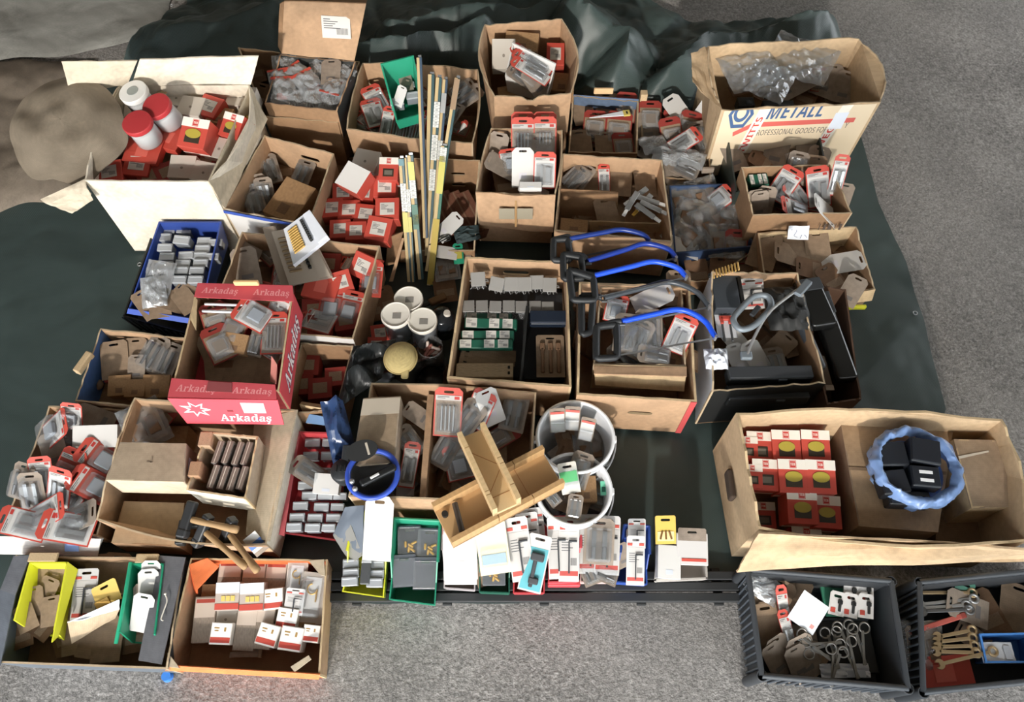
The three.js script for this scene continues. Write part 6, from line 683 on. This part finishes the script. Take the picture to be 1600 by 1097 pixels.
closedCarton('taped closed carton at the right end of biggest carton', [[1490, 686], [1566, 688], [1594, 792], [1518, 794]], 0.3, 0.05, board('#b8a189'), KRAFT_L, (o, t) => { part('tape', sheet([t[0].clone().lerp(t[3], 0.26), t[1].clone().lerp(t[2], 0.26).lerp(t[0], 0.35), t[1].clone().lerp(t[2], 0.3).lerp(t[0], 0.35), t[0].clone().lerp(t[3], 0.3)].map((p) => p.clone().sub(o.position).add(V(0, 0.002, 0))), 0.001, 0, 2), M('#e3d9c9', 0.5), o); });
closedCarton('low carton at the near right, brown darkened for shade', [[1462, 790], [1590, 796], [1590, 850], [1462, 846]], 0.14, 0.05, board('#8d7358'), KRAFT_D);  // shade put into the darker board colours
{ const b = one('plastic_bag', 'open translucent blue plastic bag of black boxes', 'bag', 1420, 737, 0.29), BM = M('#93b4e6', 0.3, { transmission: 0.4, thickness: 0, side: THREE.DoubleSide }); const rx = 0.13, rz = 0.125;
  part('film', slab((u, v) => { const a = -u * Math.PI * 2, k = v < 0.6 ? lerp(1.0, 1.08, v / 0.6) : lerp(1.08, 0.8, (v - 0.6) / 0.4), y = v < 0.6 ? lerp(0.0, 0.05, Math.sin(v / 0.6 * 1.57)) : 0.05 + 0.02 * Math.sin((v - 0.6) / 0.4 * 3.14), wv = 1 + 0.1 * nz(Math.cos(a) * 3, Math.sin(a) * 3, v * 2) + 0.04 * nz(Math.cos(a) * 11, Math.sin(a) * 11, v * 5); return V(Math.cos(a) * rx * k * wv, y + 0.012 * nz(Math.cos(a) * 6, Math.sin(a) * 6, v * 3), Math.sin(a) * rz * k * wv); }, 90, 16, 0.0008, [1, 1], 1.2), BM, b); part('bottom', moved(new THREE.CylinderGeometry(rx * 0.8, rx * 0.78, 0.002, 40), 0, 0.002, 0), BM, b);
  [['front left', 1398, 752, 0.095, 0.085, 0.345, 0.1], ['back left', 1396, 708, 0.095, 0.09, 0.35, 0.0], ['back right tallest', 1447, 704, 0.1, 0.09, 0.37, -0.2], ['glassy right', 1447, 744, 0.095, 0.075, 0.36, -0.1], ['flat nearest', 1422, 778, 0.14, 0.05, 0.325, -0.05]].forEach(([n, x, y, w, d, h, r], i) => { const k = one('black_box', `${n} black box inside the blue plastic bag`, 'box', x, y, h); k.rotation.y = r; part('box', rbox(w * 0.92, 0.05, d * 0.92, 0.006, 0, -0.025, 0), M('#191c22', 0.35), k); part('lid', rbox(w * 0.86, 0.004, d * 0.84, 0.002, 0, 0.001, 0), M('#22262e', 0.2), k); if (i === 3) for (const z of [-0.012, 0.014]) part('white_label', plate(0.04, 0.01, 0.001, 0, 0.0035, z), M('#f4f5f8', 0.4), k); }); }
part('hand_hole', moved(rbox(0.02, 0.05, 0.1, 0.01), 0, 0, 0), M('#3d3026', 0.9), B.EE.g, B.EE.loc(P(1136, 758, 0.2).add(V(0.01, 0, 0))));
flap(B.EE, [[1186, 834, 0.362], [1606, 858, 0.362], [1610, 876, 0.28], [1150, 892, 0.26]], BUFF, 0.02, 0.007, 'outer_flap');
// black crates of hand tools
for (const bx of [B.FF, B.FG]) { bx.top.forEach((p, i) => part('corner_post', lathe([[0, -0.16], [0.016, -0.16], [0.017, 0.004], [0.012, 0.004], [0.011, -0.02], [0, -0.02]], 20), CHAR, bx.g, bx.loc(p))); for (let i = 0; i < 4; i++) { const a = bx.top[i], b = bx.top[(i + 1) % 4]; part('top_rail', tube([a, b].map((p) => bx.loc(p).add(V(0, 0.002, 0))), 0.009, 2, 8), M('#3d4146', 0.5), bx.g); const fa = bx.foot[i], fb = bx.foot[(i + 1) % 4], N = b.clone().sub(a).cross(V(0, 1, 0)).normalize(); if (N.dot(bx.c.clone().sub(a)) > 0) N.negate(); for (let j = 1; j < 14; j++) part('rib', tube([a.clone().lerp(b, j / 14), fa.clone().lerp(fb, j / 14)].map((p) => bx.loc(p).addScaledVector(N, 0.004)), 0.004, 2, 5), M('#4a5057', 0.5), bx.g); } }
at('in scissors crate'); many('back', 0.09, [[1200, 958, 4, 20, 1.1], [1200, 980, 8, 20, 1.1], [1212, 936, -30, 20, 1], [1240, 930, -30, 10, 1]]); jumble(['back', 'greyback'], 0.06, [[1205, 995], [1262, 995], [1268, 1034], [1210, 1030]], 6, 8); many('greyback', 0.1, [[1222, 1022, 30, 30, 0.85], [1214, 1032, 32, 30, 0.8], [1257, 1028, 24, 30, 1], [1248, 1036, 26, 34, 0.8]]); many('redlong', 0.11, [[1226, 960, 10, 30, [0.6, 1, 1.1]], [1232, 992, 14, 20, [0.6, 1, 0.9]]]);
kind('smallhang', 'hang_card', 'small white hang card, red corner', 'card', () => { const g = G(); part('card', cardGeo(0.045, 0.07, 0.006), M('#d5d2cf', 0.6), g); part('mark', plate(0.014, 0.014, 0.001, -0.01, 0.0006, 0.02), RED, g); part('tool', join(rbox(0.008, 0.006, 0.036, 0.002, 0.008, 0.003, 0.004), rbox(0.014, 0.006, 0.012, 0.002, 0.008, 0.003, -0.006)), BLACK, g); return g; });
{ const s = one('green_tray', 'mint green flat tray under small hang cards', 'tray', 1322, 938, 0.075); part('tray', rbox(0.15, 0.012, 0.1, 0.004), M('#4a9a7c', 0.5), s); part('lip', rbox(0.15, 0.02, 0.008, 0.003, 0, 0.006, -0.05), M('#6ab596', 0.5), s); const sb = one('black_tray', 'black tray beneath the ringed scissors', 'tray', 1322, 1010, 0.06); part('tray', rbox(0.17, 0.012, 0.16, 0.004), BLACK, sb); part('lip', rbox(0.17, 0.02, 0.008, 0.003, 0, 0.006, -0.08), CHAR, sb); }
many('smallhang', 0.11, [[1330, 925, -10, 14, 1.05], [1353, 924, -6, 14, 1.05], [1308, 943, -14, 14, 1.05], [1329, 946, -12, 14, 1.05], [1353, 947, -8, 14, 1.05]]);
{ const p = one('paper_slip', 'blank white paper slip lying over scissors crate', 'paper', 1263, 957, 0.14); p.rotation.set(0.3, rad(-36), 0.0); part('sheet', slab((u, v) => V((0.5 - u) * -0.09, 0.004 * nz(u * 3, v * 3), (v - 0.5) * 0.1), 6, 6, 0.001), PAPER, p); part('mark', plate(0.012, 0.012, 0.001, 0.03, 0.001, 0.03), M('#d99a94', 0.6), p); const w = one('paper_slip', 'crumpled white paper at the near edge of scissors crate', 'paper', 1320, 1048, 0.08); part('sheet', slab((u, v) => V((0.5 - u) * -0.15, 0.012 * nz(u * 5, v * 5, 2), (v - 0.5) * 0.04), 16, 6, 0.001), M('#d5dbe6', 0.7), w); part('fold', rbox(0.06, 0.002, 0.02, 0.001, 0.03, 0.006, 0.01), M('#aab3c2', 0.7), w); }
const SCIS = M('#8c8a86', 0.32, { metalness: 0.85 });
function scissors(label, x, y, r, h = 0.1) { const o = one('scissors', label, 'scissors', x, y, h, 'ringed scissors in the crate'); o.rotation.set(0.25, rad(r), 0); for (const s of [-1, 1]) { part('ring', moved(new THREE.TorusGeometry(0.0155, 0.0028, 8, 24), s * 0.018, 0, -0.045, Math.PI / 2), SCIS, o); part('blade', moved(rbox(0.009, 0.003, 0.1, 0.001), s * 0.003, s * 0.002, 0.012, 0, s * -0.13), SCIS, o); } part('pivot', new THREE.CylinderGeometry(0.004, 0.004, 0.008, 12), DSTEEL, o); return o; }
[['leftmost pair of scissors in the back of crate', 1303, 1012, 6], ['steel scissors with rings at crate middle', 1324, 1002, 10], ['rightmost steel scissors beside crate wall', 1346, 1006, 4], ['scissors lying lower, rings toward hang cards', 1330, 1028, 14], ['short scissors nearest the crate front', 1304, 1040, -16]].forEach(([l, x, y, r], i) => scissors(l, x, y, r, 0.1 + i * 0.004));
[['long open scissors pointing at the paper slip', 1270, 1012, 58], ['small scissors with black grips at crate left', 1284, 1008, 100]].forEach(([l, x, y, r]) => scissors(l, x, y, r, 0.12));
at('in scissors crate corner'); many('bag', 0.12, [[1190, 905, 70, 10, 0.8], [1194, 918, 60, 10, 0.8]]);
function spanner(label, x, y, r, L = 0.16, h = 0.1, m = STEEL) { const o = one('spanner', label, 'spanner', x, y, h, 'spanners in the corner crate'); o.rotation.y = rad(r); part('shaft', rbox(L * 0.8, 0.006, 0.011, 0.002), m, o); part('ring_end', moved(new THREE.TorusGeometry(0.0125, 0.0045, 8, 24), L * 0.46, 0, 0, Math.PI / 2), m, o); part('open_end', extrude((() => { const s = new THREE.Shape(); s.absarc(0, 0, 0.015, 0.6, Math.PI * 2 - 0.6); s.lineTo(0.002, -0.005); s.lineTo(0.002, 0.005); s.closePath(); return s; })(), 0.006).rotateX(-Math.PI / 2).rotateY(Math.PI).translate(-L * 0.46, -0.003, 0), m, o); return o; }
const OLD = M('#b09a78', 0.4, { metalness: 0.7 });
[['tan spanner farthest back in the corner crate', 1462, 926, 0, 0.2, OLD], ['steel ring spanner, second from back, corner crate', 1466, 940, 6, 0.2, STEEL], ['third spanner from back with double ring', 1460, 948, 4, 0.17, STEEL], ['fourth spanner from back, dark beneath', 1464, 954, 2, 0.17, DSTEEL], ['upper bagged spanner above kraft bag', 1478, 990, 10, 0.13, OLD], ['second bagged spanner on kraft bag', 1478, 1000, 6, 0.13, OLD], ['third bagged spanner on kraft bag', 1480, 1010, 2, 0.13, OLD], ['lowest bagged spanner on kraft bag', 1480, 1019, -2, 0.14, OLD], ['largest spanner across the red carton', 1496, 1028, 12, 0.2, OLD]].forEach(([l, x, y, r, L, m], i) => spanner(l, x + 14, y, r, L * 0.95, 0.1 + i * 0.003, m));
at('in corner crate'); put('brownbag', 1444, 1010, 0.09, 0, 8, [1, 1, 1]); put('redflat', 1476, 1052, 0.09, 4, 8, [1.6, 1, 1.1]); put('greyback', 1512, 950, 0.1, 70, 10, 1); put('greyback', 1520, 996, 0.08, 50, 10, 0.8); put('dark', 1540, 960, 0.06, 20, 4, 1.2); put('back', 1590, 950, 0.06, -20, 4, 1.2);
{ const s = one('red_strip', 'long dull red strip between spanners, corner crate', 'strip', 1464, 975, 0.1); s.rotation.y = rad(16); part('strip', rbox(0.19, 0.012, 0.016, 0.003), M('#b5584e', 0.6), s); part('end', rbox(0.02, 0.013, 0.018, 0.003, 0.09, 0, 0), M('#8f4038', 0.6), s); const g = one('green_card', 'dark green folded card at the crate back', 'card', 1506, 922, 0.1); g.rotation.set(0.5, -0.4, 0); part('card', cardGeo(0.06, 0.06, 0.004), DKGREEN, g); part('print', plate(0.03, 0.01, 0.001, 0, 0.001, 0.01), GREEN, g);
  const t = crate({ name: 'storage_bin', label: 'blue storage bin with torn paper in corner crate', cat: 'bin', rim: [[1530, 990], [1620, 988], [1626, 1036], [1540, 1036]], h: 0.13, base: 0.05, mat: M('#2b568f', 0.45), edge: M('#4a86d0', 0.4), wav: 0, taper: 0.85 }); const p = one('paper_slip', 'torn grey white paper inside the blue corner bin', 'paper', 1558, 1020, 0.12); part('sheet', slab((u, v) => V((0.5 - u) * -0.1, 0.006 * nz(u * 4, v * 4, 2), (v - 0.5) * 0.06), 10, 6, 0.001), M('#c6c9cf', 0.7), p); part('fold', rbox(0.02, 0.002, 0.04, 0.001, 0.03, 0.004, 0), M('#aeb2ba', 0.7), p); }
// ---------------------------------------------------------------- a label for every piece of goods: its look, its box and its place among its like
{
  const ORD = ['first', 'second', 'third', 'fourth', 'fifth', 'sixth', 'seventh', 'eighth', 'ninth', 'tenth'], NUM = ['', 'one', 'two', 'three', 'four', 'five', 'six', 'seven', 'eight', 'nine', 'ten'];
  const across = (i, n) => n === 1 ? 'only' : i === 0 ? 'leftmost' : i === n - 1 ? 'rightmost' : n === 3 ? 'middle' : `${ORD[i]} from left`;
  const sets = new Map();
  for (const p of placed) { const k = p.look + '|' + p.where; if (!sets.has(k)) sets.set(k, []); sets.get(k).push(p); }
  for (const list of sets.values()) {
    const { look, where } = list[0], n = list.length, label = (p, pre) => { p.o.userData.label = pre ? `${pre} ${look} ${where}` : `${look} ${where}`; if (n > 1) p.o.userData.group = `${look}s ${where}`; };
    if (n === 1) { label(list[0], 'the single'); list[0].o.userData.label = `single ${look} ${where}`; continue; }
    const spanX = Math.max(...list.map((p) => p.x)) - Math.min(...list.map((p) => p.x)), spanY = Math.max(...list.map((p) => p.y)) - Math.min(...list.map((p) => p.y));
    if (n === 2) { const s = [...list].sort((a, b) => spanX > spanY ? a.x - b.x : a.y - b.y); label(s[0], spanX > spanY ? 'left of two, a' : 'farther of two, a'); label(s[1], spanX > spanY ? 'right of two, a' : 'nearer of two, a'); continue; }
    const nr = n <= 4 && spanX > spanY ? 1 : Math.max(1, Math.min(5, Math.round(Math.sqrt(n * spanY / Math.max(20, spanX)))));
    const s = [...list].sort((a, b) => a.y - b.y), rows = []; for (let r = 0; r < nr; r++) rows.push(s.slice(Math.round(r * n / nr), Math.round((r + 1) * n / nr)).sort((a, b) => a.x - b.x));
    rows.forEach((row, r) => row.forEach((p, i) => {
      const rowName = nr === 1 ? '' : r === 0 ? 'back row' : r === nr - 1 ? 'front row' : nr === 3 ? 'middle row' : `${ORD[r]} row`;
      label(p, nr === 1 ? `${across(i, row.length)} of ${NUM[row.length] ?? 'many'},` : row.length === 1 ? `${rowName},` : `${across(i, row.length)}, ${rowName},`);
    }));
  }
}
renderer.render(scene, camera);
